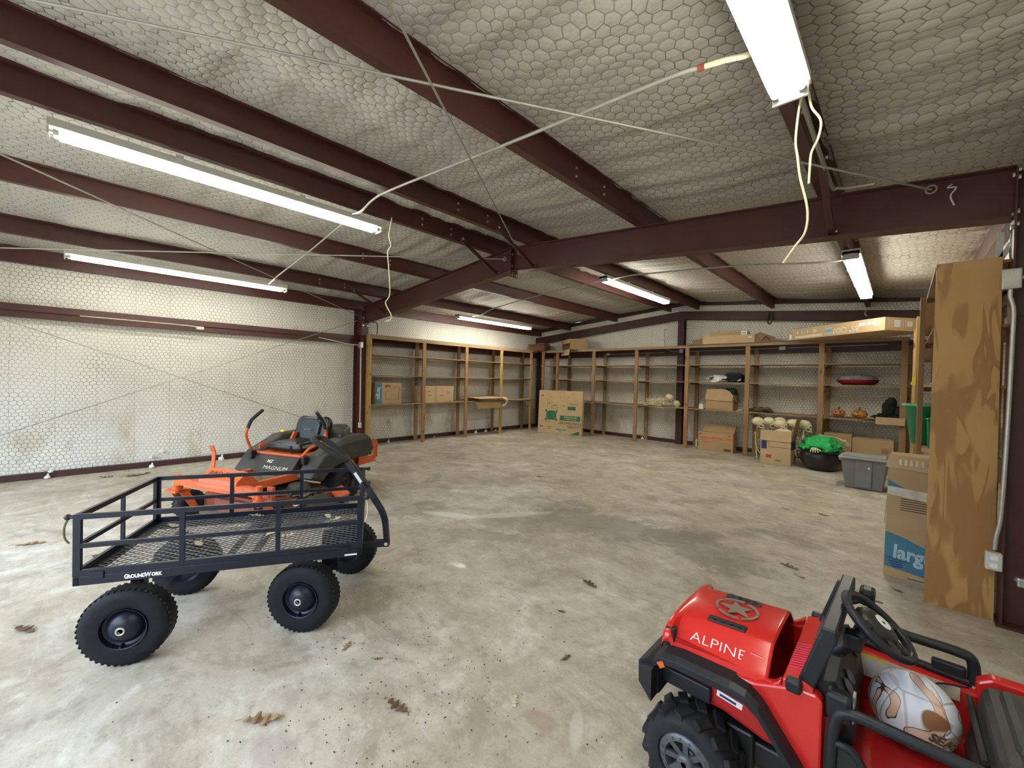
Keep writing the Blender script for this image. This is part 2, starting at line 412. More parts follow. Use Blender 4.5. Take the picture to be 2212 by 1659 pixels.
def dup(root, label, loc=None, rz=None):
    r = root.copy(); COL.objects.link(r); r['label'] = label
    if loc is not None: r.location = loc
    if rz is not None: r.rotation_euler = (0, 0, rz)
    for ch in root.children:
        c = ch.copy(); COL.objects.link(c); c.parent = r
        for g in ch.children:
            d = g.copy(); COL.objects.link(d); d.parent = c
    return r
def text(name, body, size, loc, right, up, mat, parent=None, sx=1.0, ext=.0008, align='CENTER', bold=0):
    cu = bpy.data.curves.new(name, 'FONT'); cu.body = body; cu.size = size; cu.extrude = ext; cu.offset = bold
    cu.align_x = align; cu.align_y = 'CENTER'; cu.resolution_u = 3
    o = bpy.data.objects.new(name, cu); COL.objects.link(o)
    bpy.context.view_layer.update()
    me = bpy.data.meshes.new_from_object(o.evaluated_get(bpy.context.evaluated_depsgraph_get())); bpy.data.objects.remove(o); bpy.data.curves.remove(cu)
    me.materials.clear(); me.materials.append(M[mat]); o = bpy.data.objects.new(name, me); COL.objects.link(o)
    r = V(right).normalized(); u = V(up); u = (u - r * u.dot(r)).normalized(); n = r.cross(u)
    Mx = Matrix((r, u, n)).transposed().to_4x4(); Mx.translation = V(loc)
    o.parent = parent; o.matrix_local = Mx @ Matrix.Diagonal((sx, 1, 1, 1))
    return o
def tyre(T, name, c, axis, R, w, rim, mat='rubber', lug=16, lugd=.012, lugw=.34):
    """a wheel part: tyre mesh with rim and hub as its sub-parts; axis points outward"""
    a = V(axis).normalized(); c = V(c)
    prof = [(rim, -w * .36), (rim + .006, -w * .46), ((R + rim) / 2, -w * .5), (R * .93, -w * .44), (R * .985, -w * .30), (R, 0),
            (R * .985, w * .30), (R * .93, w * .44), ((R + rim) / 2, w * .5), (rim + .006, w * .46), (rim, w * .36)]
    b = MB(); b.lathe(prof, c, a, 40)
    d, sd, u = axes(a)
    for i in range(lug):
        for k, off in ((-1, 0), (1, .5)):
            t = 2 * PI * (i + off) / lug; e = sd * math.cos(t) + u * math.sin(t); tn = d.cross(e)
            Rm = Matrix((d, tn, e)).transposed()
            b.box(c + d * (k * w * .24) + e * (R * .978), (w * lugw, 2 * PI * R / lug * .52, lugd * 2), Rm @ Matrix.Rotation(k * .5, 3, 'Z'), 1, .003)
    o = b.build(name, mat, T); return o
# ------------------------------------------------------------------ the steel building
XL, XR, YF, YB, XC = -8.75, .70, -2.1, 10.52, -4.02
SL = .0865
def ztop(x): return 3.388 - SL * abs(x - XC)          # top of the rafters, underside of the purlins
def zroof(x): return ztop(x) + .205
PX = [-8.66, -7.48, -5.88, -4.345, -3.65, -2.06, -.47, .62]   # eave strut, purlins, eave strut

b = MB(); b.lim(-14, 6, -9, 12, -.12, 0); o = struct(b.build('floor', 'concrete'))
# insulated walls with a base angle; the netting lies in the facing
def wall(name, pts, mat, t):
    b = MB(); b.prism(pts, (0, 0, 0), t); return struct(b.build(name, mat))
wall('wall_left', [(XL, YF, 0), (XL, YB, 0), (XL, YB, zroof(XL)), (XL, YF, zroof(XL))], 'hex_side', (-.12, 0, 0))
wall('wall_right', [(XR, YF, 0), (XR, YB, 0), (XR, YB, zroof(XR)), (XR, YF, zroof(XR))], 'hex_side', (.12, 0, 0))
wall('wall_back', [(XL, YB, 0), (XR, YB, 0), (XR, YB, zroof(XR)), (XC, YB, zroof(XC)), (XL, YB, zroof(XL))], 'hex_end', (0, .12, 0))
# front wall behind the camera, with the wide vehicle opening
DX0, DX1, DZ = -7.4, -.35, 2.75
b = MB()
b.prism([(XL, YF, 0), (DX0, YF, 0), (DX0, YF, DZ), (DX1, YF, DZ), (DX1, YF, 0), (XR, YF, 0), (XR, YF, zroof(XR)), (XC, YF, zroof(XC)), (XL, YF, zroof(XL))], (0, 0, 0), (0, -.12, 0))
struct(b.build('wall_front', 'hex_end'))
# ceiling: sagging, wrinkled blanket between the purlins
def ceil_z(x, y):
    lo = max([p for p in PX if p <= x], default=XL); hi = min([p for p in PX if p >= x], default=XR)
    t = (x - lo) / max(hi - lo, 1e-3); w = math.sin(PI * min(max(t, 0), 1))
    wr = noise.noise(V((x * .35, y * 3.1, 3.3))) * .034 + noise.noise(V((x * .8 + 4, y * 7.0, 9))) * .014 + noise.noise(V((x * 1.3, y * .9, 5))) * .02
    wr += math.sin(y * 2 * PI / .305 + 2 * noise.noise(V((x * .4, y * .5, 1)))) * .011 * (1 if y > 3 else .45)
    return zroof(x) - .005 - w * .030 + wr * min(1, w * 2.2)
vs = []; fs = []
xs = sorted(set([XL - .02, XR + .02] + PX + [XL + (XR - XL) * i / 110 for i in range(111)])); ys = [YF - .02 + (YB - YF + .04) * i / 290 for i in range(291)]
for y in ys:
    for x in xs: vs.append((x, y, ceil_z(x, y)))
n = len(xs)
for j in range(len(ys) - 1):
    for i in range(n - 1): fs.append((j * n + i, j * n + i + 1, (j + 1) * n + i + 1, (j + 1) * n + i))
b = MB(); b.add(vs, fs, True)
b.add([(XL - .12, YF - .12, zroof(XL) + .1), (XC, YF - .12, zroof(XC) + .1), (XR + .12, YF - .12, zroof(XR) + .1), (XR + .12, YB + .12, zroof(XR) + .1), (XC, YB + .12, zroof(XC) + .1), (XL - .12, YB + .12, zroof(XL) + .1)], [(0, 1, 4, 5), (1, 2, 3, 4)])
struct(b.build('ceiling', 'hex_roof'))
# purlins (Z section, one object each) and eave struts
def zsec(x, zb, h, y0, y1, s=1, fl=.062):
    t = .006
    P = [(x - fl, zb), (x - fl, zb + .016), (x - fl + t, zb + .016), (x - fl + t, zb + t), (x, zb + t), (x, zb + h), (x + fl, zb + h), (x + fl, zb + h - .016), (x + fl - t, zb + h - .016), (x + fl - t, zb + h - t), (x + t, zb + h - t), (x + t, zb)]
    b = MB(); b.prism([(p[0], y0, p[1]) for p in P], (0, 0, 0), (0, y1 - y0, 0)); return b
def bolts(b, pts, axis, r=.011):
    for p in pts: b.lathe([(0, .012), (r, .011), (r, 0)], p, axis, 6, False)
    return b
for i, x in enumerate(PX[1:-1]):
    b = zsec(x, ztop(x), .20, YF, YB - .02)
    b.mi = 1; bolts(b, [(x + .006, y, ztop(x) + z) for y in (2.9, 3.35, 5.1) for z in (.06, .13)], (1, 0, 0))
    struct(b.build('roof_purlin_beam', ['steel', 'bolt']))
for x, s in ((PX[0], 1), (PX[-1], -1)):
    zb = ztop(x) - .03; b = MB()
    b.lim(x, x + s * .006, YF, YB - .02, zb, zb + .21); b.lim(x - s * .08, x, YF, YB - .02, zb, zb + .006); b.lim(x - s * .08, x, YF, YB - .02, zb + .204, zb + .21)
    struct(b.build('eave_beam', 'steel'))
# main frame
FY, FW = 4.22, .07
def ibeam_rafter(name, xa, xb, y, d, fw, zt, holes=True):
    b = MB()
    for (za, zb_, hw) in ((0, -.010, fw), (-.010, -d + .010, .005), (-d + .010, -d, fw)):
        b.prism([(xa, y - hw, zt(xa) + za), (xb, y - hw, zt(xb) + za), (xb, y - hw, zt(xb) + zb_), (xa, y - hw, zt(xa) + zb_)], (0, 0, 0), (0, 2 * hw, 0))
    return struct(b.build(name, 'steel'))
ibeam_rafter('rafter_beam', XL + .35, XC, FY, .335, FW, ztop); ibeam_rafter('rafter_beam', XC, XR - .19, FY, .335, FW, ztop)
b = MB(); zz = ztop(XC)
b.lim(XC - .012, XC + .012, FY - .075, FY + .075, zz - .41, zz - .005); b.mi = 1
bolts(b, [(XC + .012, FY + s * .045, zz + z) for s in (-1, 1) for z in (-.385, -.10, -.26)], (1, 0, 0), .014)
struct(b.build('ridge_plate_trim', ['steel', 'bolt']))
def column(x0, x1, sgn):
    zt = ztop(x1) - .02
    b = MB()
    b.lim(x0, x1, FY - .005, FY + .005, 0, zt - .25); b.lim(x1, x1 + sgn * .010, FY - FW - .005, FY + FW + .005, 0, zt); b.lim(x0, x0 - sgn * .010, FY - FW - .005, FY + FW + .005, 0, zt)
    b.lim(x0, x1, FY - .005, FY + .005, zt - .25, zt); b.lim(x0 - sgn * .02, x1 + sgn * .03, FY - .1, FY + .1, 0, .016)
    b.mi = 1; zr = zt - .335
    bolts(b, [(x1 - sgn * .002, FY + s * .05, zr + z) for s in (-1, 1) for z in (-.02, .06, .28, .33)], (-sgn, 0, 0), .016)
    bolts(b, [(x1 + sgn * .012, FY + s * .05, zr + z) for s in (-1, 1) for z in (-.04, .04, .30)], (sgn, 0, 0), .018)
    return struct(b.build('frame_column', ['steel', 'bolt']))
column(XL + .01, XL + .36, 1); column(XR - .01, XR - .185, -1)
# second frame behind the camera
ibeam_rafter('rafter_beam', XL + .1, XC, YF + .10, .335, FW, ztop); ibeam_rafter('rafter_beam', XC, XR - .1, YF + .10, .335, FW, ztop)
# gable end: channel rafters, ridge post, corner posts, rake angle
zg = lambda x: 3.315 - .0905 * abs(x - XC)
for xa, xb in ((XL + .02, XC), (XC, XR - .02)):
    b = MB()
    b.prism([(xa, 10.30, zg(xa)), (xb, 10.30, zg(xb)), (xb, 10.30, zg(xb) - .205), (xa, 10.30, zg(xa) - .205)], (0, 0, 0), (0, .008, 0))
    for z in (0, -.199): b.prism([(xa, 10.30, zg(xa) + z), (xb, 10.30, zg(xb) + z), (xb, 10.30, zg(xb) + z - .006), (xa, 10.30, zg(xa) + z - .006)], (0, 0, 0), (0, .07, 0))
    struct(b.build('gable_beam', 'steel_in'))
    b = MB(); b.prism([(xa, 10.44, zroof(xa) - .02), (xb, 10.44, zroof(xb) - .02), (xb, 10.44, zroof(xb) - .11), (xa, 10.44, zroof(xa) - .11)], (0, 0, 0), (0, .07, 0)); struct(b.build('rake_trim', 'steel_in'))
def hcol(x, y, w, d, h):
    b = MB(); b.lim(x - w / 2, x + w / 2, y - d / 2, y - d / 2 + .009, 0, h); b.lim(x - w / 2, x + w / 2, y + d / 2 - .009, y + d / 2, 0, h); b.lim(x - .004, x + .004, y - d / 2, y + d / 2, 0, h)
    return struct(b.build('gable_column', 'steel_in'))
hcol(-4.02, 10.40, .15, .16, zg(-4.02) - .2); hcol(-8.60, 10.40, .16, .16, zg(-8.6) - .2); hcol(.52, 10.40, .16, .16, zg(.52) - .2)
# wall girts with their shadowed underside, base angles
def girt(name, a, bb, nrm):
    a = V(a); bb = V(bb); nrm = V(nrm); b = MB()
    for (d0, d1, z0, z1) in ((.13, .138, 2.315, 2.405), (0, .138, 2.397, 2.405), (0, .10, 2.225, 2.233), (.10, .108, 2.225, 2.32)):
        b.prism([a + nrm * d0 + V((0, 0, z0)), bb + nrm * d0 + V((0, 0, z0)), bb + nrm * d0 + V((0, 0, z1)), a + nrm * d0 + V((0, 0, z1))], (0, 0, 0), nrm * (d1 - d0))
    return struct(b.build(name, 'steel'))
girt('girt_beam', (XL, YF, 0), (XL, FY - .02, 0), (1, 0, 0)); girt('girt_beam', (XL, FY + .08, 0), (XL, 10.31, 0), (1, 0, 0))
girt('girt_beam', (XL + .25, YB, 0), (-4.11, YB, 0), (0, -1, 0)); girt('girt_beam', (-3.93, YB, 0), (.43, YB, 0), (0, -1, 0))
girt('girt_beam', (XR, FY + .08, 0), (XR, 10.31, 0), (-1, 0, 0))
def base(name, x0, x1, y0, y1):
    b = MB(); b.lim(x0, x1, y0, y1, 0, .085); return struct(b.build(name, 'steel_in'))
base('baseboard_left', XL, XL + .07, YF, FY - .09); base('baseboard_left', XL, XL + .07, FY + .09, 10.3)
base('baseboard_back', XL + .24, -4.10, YB - .07, YB); base('baseboard_back', -3.94, .43, YB - .07, YB); base('baseboard_right', XR - .05, XR, FY + .09, 10.3)
# flange braces: angle struts from purlin to rafter foot
def brace(a, bb):
    b = MB(); b.bar(a, bb, .045, .006); b.bar(V(a) + V((.02, 0, 0)), V(bb) + V((.02, 0, 0)), .006, .045)
    b.mi = 1; bolts(b, [V(bb) + V((.028, -.01, .02)), V(a) + V((.028, .02, -.005))], (1, 0, 0), .013)
    struct(b.build('flange_brace_trim', ['steel', 'bolt']))
for x in (-7.45, -4.315, -3.62, -.44):
    z = ztop(x); brace((x, 3.48, z + .03), (x, FY - .03, z - .31))
brace((-7.45, 4.95, ztop(-7.45) + .03), (-7.45, FY + .03, ztop(-7.45) - .31))
# rod bracing
def rod(a, bb, label, eye=None):
    b = MB(); b.tube([a, bb], .0075, 6)
    if eye: b.torus(V(bb) if eye == 2 else V(a), (0, 1, 0), .028, .006, 14, 6)
    tag(b.build('bracing_rod', 'cable'), label, 'rod')
rod((.12, FY - .075, 2.95), (-4.2, YF + .2, 3.36), 'grey roof brace rod running from the eyebolt near the right column toward the top left', 1)
rod((-3.85, FY - .075, 3.28), (.35, YF + .2, 2.92), 'grey roof brace rod climbing steeply from the ridge plate to the top edge', 1)
rod((-8.30, FY - .08, 2.76), (-4.1, YF + .2, 3.34), 'thin grey roof brace rod slanting down to the left frame column head', 1)
rod((-4.13, FY - .075, 3.24), (-8.4, YF + .2, 2.82), 'thin grey roof brace rod lying almost level left of the ridge plate', 1)
rod((-8.575, FY - .1, .25), (-8.575, YF + .2, 2.66), 'thin wall brace rod dropping behind the mower seat', None)
rod((-8.55, FY - .1, 2.72), (-8.55, YF + .2, .14), 'thin wall brace rod rising across the left wall to the column head', None)

# ------------------------------------------------------------------ tube lights
def strip_light(label, x, y0, y1, zt, tilt=0.0, clips=True, group='eight foot tube lights', tube='tube'):
    t = thing('tube_light', label, 'light', (x, (y0 + y1) / 2, zt), 0, group)
    L = (y1 - y0) / 2
    b = MB(); b.prism([(-.080, -L, 0), (.080, -L, 0), (.085, -L, -.058), (.080, -L, -.060), (.030, -L, -.045), (-.030, -L, -.045), (-.080, -L, -.060), (-.085, -L, -.058)], (0, 0, 0), (0, 2 * L, 0)); b.build('channel', 'white_metal', t)
    for s in (-1, 1):
        b = MB(); b.tube([(s * .052, -L + .06, -.085), (s * .052, L - .06, -.085)], .019, 12); o = b.build('lamp_tube', tube, t)
        for e in (-1, 1):
            c = MB(); c.tube([(s * .052, e * (L - .06), -.085), (s * .052, e * (L - .03), -.085)], .0195, 10); c.tube([(s * .052, e * (L - .03), -.085), (s * .052, e * (L - .008), -.085)], .006, 6); c.build('tube_cap', 'tube_end', o)
    for e in (-1, 1):
        b = MB(); b.lim(-.075, .075, e * (L - .012), e * L, -.11, -.02); b.build('lamp_holder', 'white_metal', t)
    for k in (-.45, .3):
        b = MB(); b.lim(-.090, -.086, k * L, k * L + .05, -.06, .02); b.lim(.086, .090, k * L, k * L + .05, -.06, .02); b.lim(-.09, .09, k * L, k * L + .05, .0, .003); b.build('mounting_clip', 'white_metal', t)
    return t
strip_light('twin tube light under the ridge purlin on the near left, largest of the left pair', -4.47, -.17, 2.40, 3.315)
strip_light('twin tube light low on the left above the wall girt', -7.57, -.14, 2.39, 3.025)
strip_light('bright twin tube light at the top edge with cords hanging off its end', -.43, -.18, 2.40, 3.045)
strip_light('small far twin tube light over the left wall shelving', -7.57, 6.07, 8.66, 3.03, tube='tube_far')
strip_light('small far twin tube light under the ridge near the gable post', -3.72, 6.12, 8.72, 3.34, tube='tube_far')
strip_light('far twin tube light seen end on beside the plywood panel', -.44, 5.86, 8.66, 3.06, tube='tube_far')

# ------------------------------------------------------------------ conduits, boxes, cords
def pipe(name, pts, r, label, mat='conduit', parts=None, cat='conduit', sm=5):
    P = smooth_path(pts, sm); o = V(P[0]); b = MB(); b.tube([p - o for p in P], r, 8); ob = b.build(name, mat); ob.location = o
    tag(ob, label, cat); return ob
c = pipe('electrical_conduit', [(-4.42, 2.02, 3.305), (-4.22, 2.05, 3.29), (-3.98, 2.06, 3.345), (-3.6, 2.06, 3.34), (-2.06, 2.06, 3.195), (-.95, 2.06, 3.10), (-.76, 2.08, 3.085)], .0115, 'long pale conduit under the purlins between the two nearest tube lights', 'conduit')
b = MB(); b.tube([(0, 0, 0), (.03, 0, -.003)], .017, 10); k = b.build('coupling', 'ink_red', c); k.location = V((-.76, 2.08, 3.085)) - c.location
pipe('electrical_whip', [(-.73, 2.08, 3.08), (-.64, 2.09, 3.07), (-.56, 2.10, 3.055), (-.50, 2.10, 3.05)], .013, 'short wavy cream cable whip feeding the bright light at the top', 'rope', cat='cable')
pipe('electrical_conduit', [(-4.53, 2.1, 3.30), (-4.80, 2.1, 3.30), (-5.9, 2.1, 3.165), (-6.95, 2.1, 3.06), (-7.25, 2.1, 3.02), (-7.46, 2.1, 2.99)], .010, 'thin conduit dropping from the large left light to the lower left light')
pipe('electrical_conduit', [(-7.50, 6.45, 3.01), (-7.1, 6.45, 3.03), (-6.7, 6.45, 3.13), (-5.0, 6.4, 3.28), (-3.80, 6.35, 3.31)], .012, 'far conduit sloping up from the left far light to the ridge light', 'cable')
pipe('electrical_conduit', [(-3.64, 6.3, 3.29), (-3.35, 6.28, 3.30), (-3.0, 6.25, 3.275), (-1.75, 6.2, 3.17), (-.75, 6.15, 3.03), (-.50, 6.12, 3.02)], .012, 'far conduit running from the ridge light to the light beside the plywood', 'cable')
pipe('electrical_conduit', [(-.40, 1.2, 3.075), (-.42, 2.6, 3.062), (-.42, 3.88, 3.062), (-.39, 3.98, 3.06), (-.33, 4.02, 3.055), (-.18, 4.03, 3.045)], .013, 'grey conduit strapped along the right purlin and bending toward the right column', 'cable')
pipe('electrical_conduit', [(-8.50, .0, 2.30), (-8.49, 1.2, 2.295), (-8.49, 1.32, 2.275)], .009, 'thin conduit lying along the left wall girt')
b = MB(); b.box((0, 0, 0), (.07, .10, .05), None, 1, .008); o = b.build('junction_box', 'white_metal'); o.location = (-8.50, 1.38, 2.27); tag(o, 'small white junction box on the left wall girt', 'junction box')
pipe('electrical_conduit', [(-8.50, 3.30, 2.29), (-8.47, 3.55, 2.25), (-8.42, 3.85, 2.20), (-8.37, 4.07, 2.185)], .010, 'short conduit bending into the box on the left frame column', 'white_metal')
def jbox(loc, size, label, mat='galv'):
    t = thing('junction_box', label, 'junction box', loc); b = MB(); b.box((0, 0, 0), size, None, 1, .006); b.build('body', mat, t)
    b = MB(); b.box((0, -size[1] / 2 - .002, 0), (size[0] * .82, .004, size[2] * .82), None, 1, .001)
    for s in (-1, 1): b.lathe([(0, .006), (.006, .005), (.006, 0)], (0, -size[1] / 2 - .002, s * size[2] * .3), (0, -1, 0), 6, False)
    b.build('cover_plate', mat, t); return t
jbox((-8.33, 4.105, 2.19), (.11, .06, .12), 'grey junction box high on the left frame column')
pipe('electrical_conduit', [(-8.33, 4.105, 2.13), (-8.32, 4.105, 1.3), (-8.315, 4.105, .56)], .013, 'vertical white conduit down the left frame column', 'white_metal')
def outlet(loc, label, rz=0):
    t = thing('wall_outlet', label, 'outlet', loc, rz); b = MB(); b.box((0, 0, 0), (.075, .05, .115), None, 1, .008); b.build('body', 'white_metal', t)
    for s in (-1, 1):
        b = MB(); b.box((0, -.027, s * .026), (.034, .006, .030), None, 1, .004); b.build('socket', 'white', t)
outlet((-8.315, 4.105, .49), 'white outlet box low on the left frame column')
jbox((.497, 4.12, 2.255), (.085, .06, .13), 'grey junction box at the top of the right column conduit')
pipe('electrical_conduit', [(.497, 4.12, 2.19), (.497, 4.12, 2.14), (.512, 4.12, 2.06), (.512, 4.12, 1.9), (.505, 4.12, 1.3), (.492, 4.12, .75), (.474, 4.12, .58), (.470, 4.12, .50)], .012, 'shiny conduit running down the right column beside the plywood', 'galv')
outlet((.466, 4.115, .425), 'grey outlet box low beside the plywood panel')
pipe('electrical_conduit', [(.54, 4.12, 2.26), (.60, 4.11, 2.275), (.66, 4.09, 2.29)], .012, 'stub of conduit leaving the right column box sideways', 'galv')
# white angle bracket at the right column head
b = MB(); b.bar((.47, 4.33, 2.62), (.465, 4.33, 2.40), .03, .006, (0, 1, 0)); b.bar((.535, 4.33, 2.60), (.535, 4.33, 2.40), .03, .006, (0, 1, 0)); b.bar((.465, 4.33, 2.42), (.54, 4.33, 2.58), .03, .006, (0, 1, 0)); b.lim(.45, .55, 4.30, 4.36, 2.392, 2.40)
tag(b.build('angle_bracket', 'white_metal', None, (.5, 4.33, 2.395)), 'white angle bracket standing behind the top of the plywood panel', 'bracket')
# gable wall wiring
jbox((-3.98, 10.30, 2.335), (.10, .05, .10), 'white junction box on the gable post', 'white_metal')
pipe('electrical_cable', [(-4.37, 10.28, 2.88), (-4.43, 10.29, 2.86), (-4.41, 10.30, 2.5), (-4.38, 10.31, 2.40), (-4.22, 10.31, 2.335), (-4.04, 10.30, 2.33)], .011, 'dark cable dropping beside the gable post into the white box', 'cable', cat='cable')
pipe('electrical_conduit', [(-3.92, 10.37, 2.325), (-3.2, 10.375, 2.325), (-2.4, 10.37, 2.33), (-1.95, 10.37, 2.33)], .011, 'conduit along the gable girt right of the post')
jbox((-1.86, 10.355, 2.33), (.13, .05, .08), 'junction box on the gable girt under the long carton')
pipe('electrical_conduit', [(-1.78, 10.37, 2.335), (-.9, 10.375, 2.34), (-.2, 10.37, 2.345)], .011, 'conduit on the gable girt at the right end')
jbox((-6.06, 10.355, 2.30), (.11, .05, .07), 'junction box on the gable girt left of the post')
pipe('electrical_conduit', [(-5.99, 10.37, 2.30), (-5.2, 10.375, 2.305), (-4.45, 10.37, 2.31)], .010, 'conduit along the gable girt left of the post')
pipe('wire_loop', [(-2.06, 10.26, 3.10), (-2.05, 10.25, 2.92), (-2.08, 10.25, 2.86), (-2.12, 10.25, 2.87), (-2.13, 10.26, 2.95), (-2.11, 10.27, 3.12)], .014, 'black loop of wire hanging from the gable beam', 'black', cat='wire')
pipe('wire_hook', [(-.52, 10.26, 2.98), (-.53, 10.25, 2.92), (-.50, 10.25, 2.88)], .012, 'little pale hook hanging from the gable beam at right', 'white_metal', cat='hook')
pipe('electrical_cable', [(-8.22, 4.30, 2.68), (-8.12, 4.32, 2.68), (-8.08, 4.34, 2.60), (-8.09, 4.34, 2.42)], .010, 'black cable looping under the rafter foot at the left column', 'black', cat='cable')
pipe('pull_cord', [(-.395, 2.41, 2.99), (-.385, 2.44, 2.985), (-.40, 2.45, 2.93), (-.412, 2.45, 2.77), (-.402, 2.45, 2.68), (-.388, 2.45, 2.57), (-.355, 2.45, 2.41), (-.36, 2.45, 2.30), (-.40, 2.45, 2.235), (-.45, 2.45, 2.16)], .0055, 'long cream cord hanging from the end of the top tube light', 'rope', cat='cord')
pipe('pull_cord', [(-.385, 2.41, 2.995), (-.365, 2.44, 2.98), (-.35, 2.45, 2.90), (-.312, 2.45, 2.82), (-.32, 2.45, 2.74), (-.345, 2.45, 2.68), (-.35, 2.45, 2.61), (-.352, 2.45, 2.53)], .0055, 'shorter cream cord hanging beside the long one at the top light', 'rope', cat='cord')
pipe('pull_cord', [(-4.30, 2.46, 3.36), (-4.28, 2.45, 3.33), (-4.33, 2.45, 3.16), (-4.28, 2.45, 3.04), (-4.35, 2.45, 2.98), (-4.32, 2.45, 2.78), (-4.29, 2.45, 2.57), (-4.30, 2.45, 2.46), (-4.38, 2.45, 2.39), (-4.25, 2.45, 2.24), (-4.27, 2.45, 2.185), (-4.37, 2.45, 2.18)], .007, 'cream cord dangling near the end of the large left tube light', 'rope', cat='cord')
pipe('wire_tie', [(.22, 4.14, 2.955), (.20, 4.12, 2.93), (.24, 4.12, 2.92), (.215, 4.12, 2.87), (.235, 4.12, 2.80)], .005, 'twist of pale wire hanging on the rafter near the right column', 'white_metal', cat='wire')
pipe('wire_tie', [(-4.34, 3.55, 3.44), (-4.32, 3.55, 3.41), (-4.31, 3.56, 3.38), (-4.32, 3.55, 3.35)], .004, 'thin pale wire curl on the dark ridge purlin', 'white_metal', cat='wire')
b = MB(); b.box((0, 0, 0), (.05, .05, .06), None, 1, .01); b.tube([(0, 0, 0), (-.03, 0, .02)], .02, 8); o = b.build('conduit_plug', 'galv'); o.location = (.60, 4.20, .30); tag(o, 'small metal fitting on the right column web near the floor', 'fitting')
# ------------------------------------------------------------------ timber shelving
HT = 2.41
def post_bm(x, y, w, d, z1=HT, z0=0.0): return MB().lim(x - w / 2, x + w / 2, y - d / 2, y + d / 2, z0, z1, .003)
# along the left wall
sl = thing('shelving_unit', 'open timber shelving along the left wall beyond the frame column', 'shelving', (-8.4, 7.1, 0))
def P(bm, name, mat, T): return bm.build(name, mat, T, T.location)
LY = [5.602, 6.907, 8.186, 9.47]
P(MB().lim(-8.375, -8.185, 4.245, 4.283, 0, 2.43, .004), 'end_board', 'post_pale', sl)
for y in LY: P(post_bm(-8.185, y, .038, .089, HT - .01), 'post', 'post' if y < 8.1 else 'post_pale', sl)
for y in [4.33] + LY: P(post_bm(-8.58, y + (0.06 if y > 4.4 else 0), .038, .089, HT - .03), 'post', 'post', sl)
for zt in (HT, 2.0, 1.56, .925): P(MB().lim(-8.625, -8.165 if zt < 2.2 else -8.185, 4.29, 9.75, zt - .020, zt, .002), 'shelf', 'shelf_y', sl)
for y in LY:
    for zt in (2.0, 1.56, .925): P(MB().lim(-8.56, -8.206, y + .045, y + .083, zt - .058, zt - .021), 'cleat', 'post', sl)
P(MB().lim(-8.183, -8.163, 4.245, 9.5, HT - .075, HT + .012, .002), 'top_rail', 'shelf_y', sl)
# along the gable wall
sb = thing('shelving_unit', 'long open timber shelving across the gable wall', 'shelving', (-4.0, 10.15, 0))
BX = [-7.50, -6.24, -4.964, -3.680, -2.402, -1.126]
for x in [-8.06] + BX: P(post_bm(x, 9.885, .089, .038, HT - .01), 'post', 'post', sb)
for x in [-8.06] + BX + [.035]: P(post_bm(x + .05, 10.415, .089, .038, HT - .03), 'post', 'post', sb)
P(post_bm(.035, 9.885, .089, .038, HT - .01), 'post', 'post', sb)
for zt in (HT, 1.97, 1.57, .945): P(MB().lim(-8.15, .10, 9.868, 10.43, zt - .020, zt, .002), 'shelf', 'shelf_x', sb)
for x in BX:
    for zt in (1.97, 1.57, .945): P(MB().lim(x + .045, x + .083, 9.905, 10.40, zt - .058, zt - .021), 'cleat', 'post', sb)
P(MB().lim(-7.9, .10, 9.845, 9.865, HT - .05, HT + .012, .002), 'top_rail', 'shelf_x', sb)
# along the right wall, ending in the plywood panel
sr = thing('shelving_unit', 'timber shelving on the right wall behind the tall plywood end panel', 'shelving', (.4, 6, 0))
P(MB().prism([(.156, 4.2, 0), (.485, 4.2, 0), (.468, 4.2, 2.425), (.163, 4.2, 2.425)], (0, 0, 0), (0, .019, 0)), 'end_panel', 'ply', sr)
sr.children[0]['label'] = 'tall bare fir plywood sheet with swirling grain'
P(MB().lim(.115, .153, 5.46, 5.55, 0, 2.40, .003), 'post', 'post', sr); P(MB().lim(.115, .153, 6.75, 6.84, 0, HT - .03, .003), 'post', 'post_pale', sr); P(MB().lim(.115, .153, 8.15, 8.24, 0, HT - .03, .003), 'post', 'post_pale', sr)
for y in (4.35, 5.55, 6.84, 8.24): P(MB().lim(.60, .64, y, y + .089, 0, HT - .03, .003), 'post', 'post', sr)
for zt in (HT, 1.98, 1.57, .94): P(MB().lim(.158, .655, 4.225, 9.5, zt - .02, zt, .002), 'shelf', 'shelf_y', sr)
for zt in (HT, 1.98, 1.57, .94): P(MB().lim(.158, .60, 5.555, 5.593, zt - .058, zt - .021), 'cleat', 'post', sr)

# ------------------------------------------------------------------ cartons
def carton(name, label, loc, size, rz=0, mat='card', cat='cardboard box', tape=True, open_top=False, group=None, seam=True):
    """closed or open carton with its base at loc, front face on local -y"""
    x, y, z = size; t = thing(name, label, cat, loc, rz, group)
    b = MB()
    if open_top:
        k = .006
        b.lim(-x / 2, x / 2, -y / 2, -y / 2 + k, 0, z); b.lim(-x / 2, x / 2, y / 2 - k, y / 2, 0, z); b.lim(-x / 2, -x / 2 + k, -y / 2, y / 2, 0, z); b.lim(x / 2 - k, x / 2, -y / 2, y / 2, 0, z); b.lim(-x / 2, x / 2, -y / 2, y / 2, 0, k)
    else: b.box((0, 0, z / 2), (x, y, z), None, 1, .004)
    b.build('carton', mat, t)
    if tape and not open_top:
        b = MB(); b.lim(-x / 2 - .001, x / 2 + .001, -.025, .025, z - .0005, z + .001); b.lim(x / 2, x / 2 + .001, -.025, .025, z - .07, z); b.lim(-x / 2 - .001, -x / 2, -.025, .025, z - .07, z); b.build('packing_tape', 'tape', t)
    return t
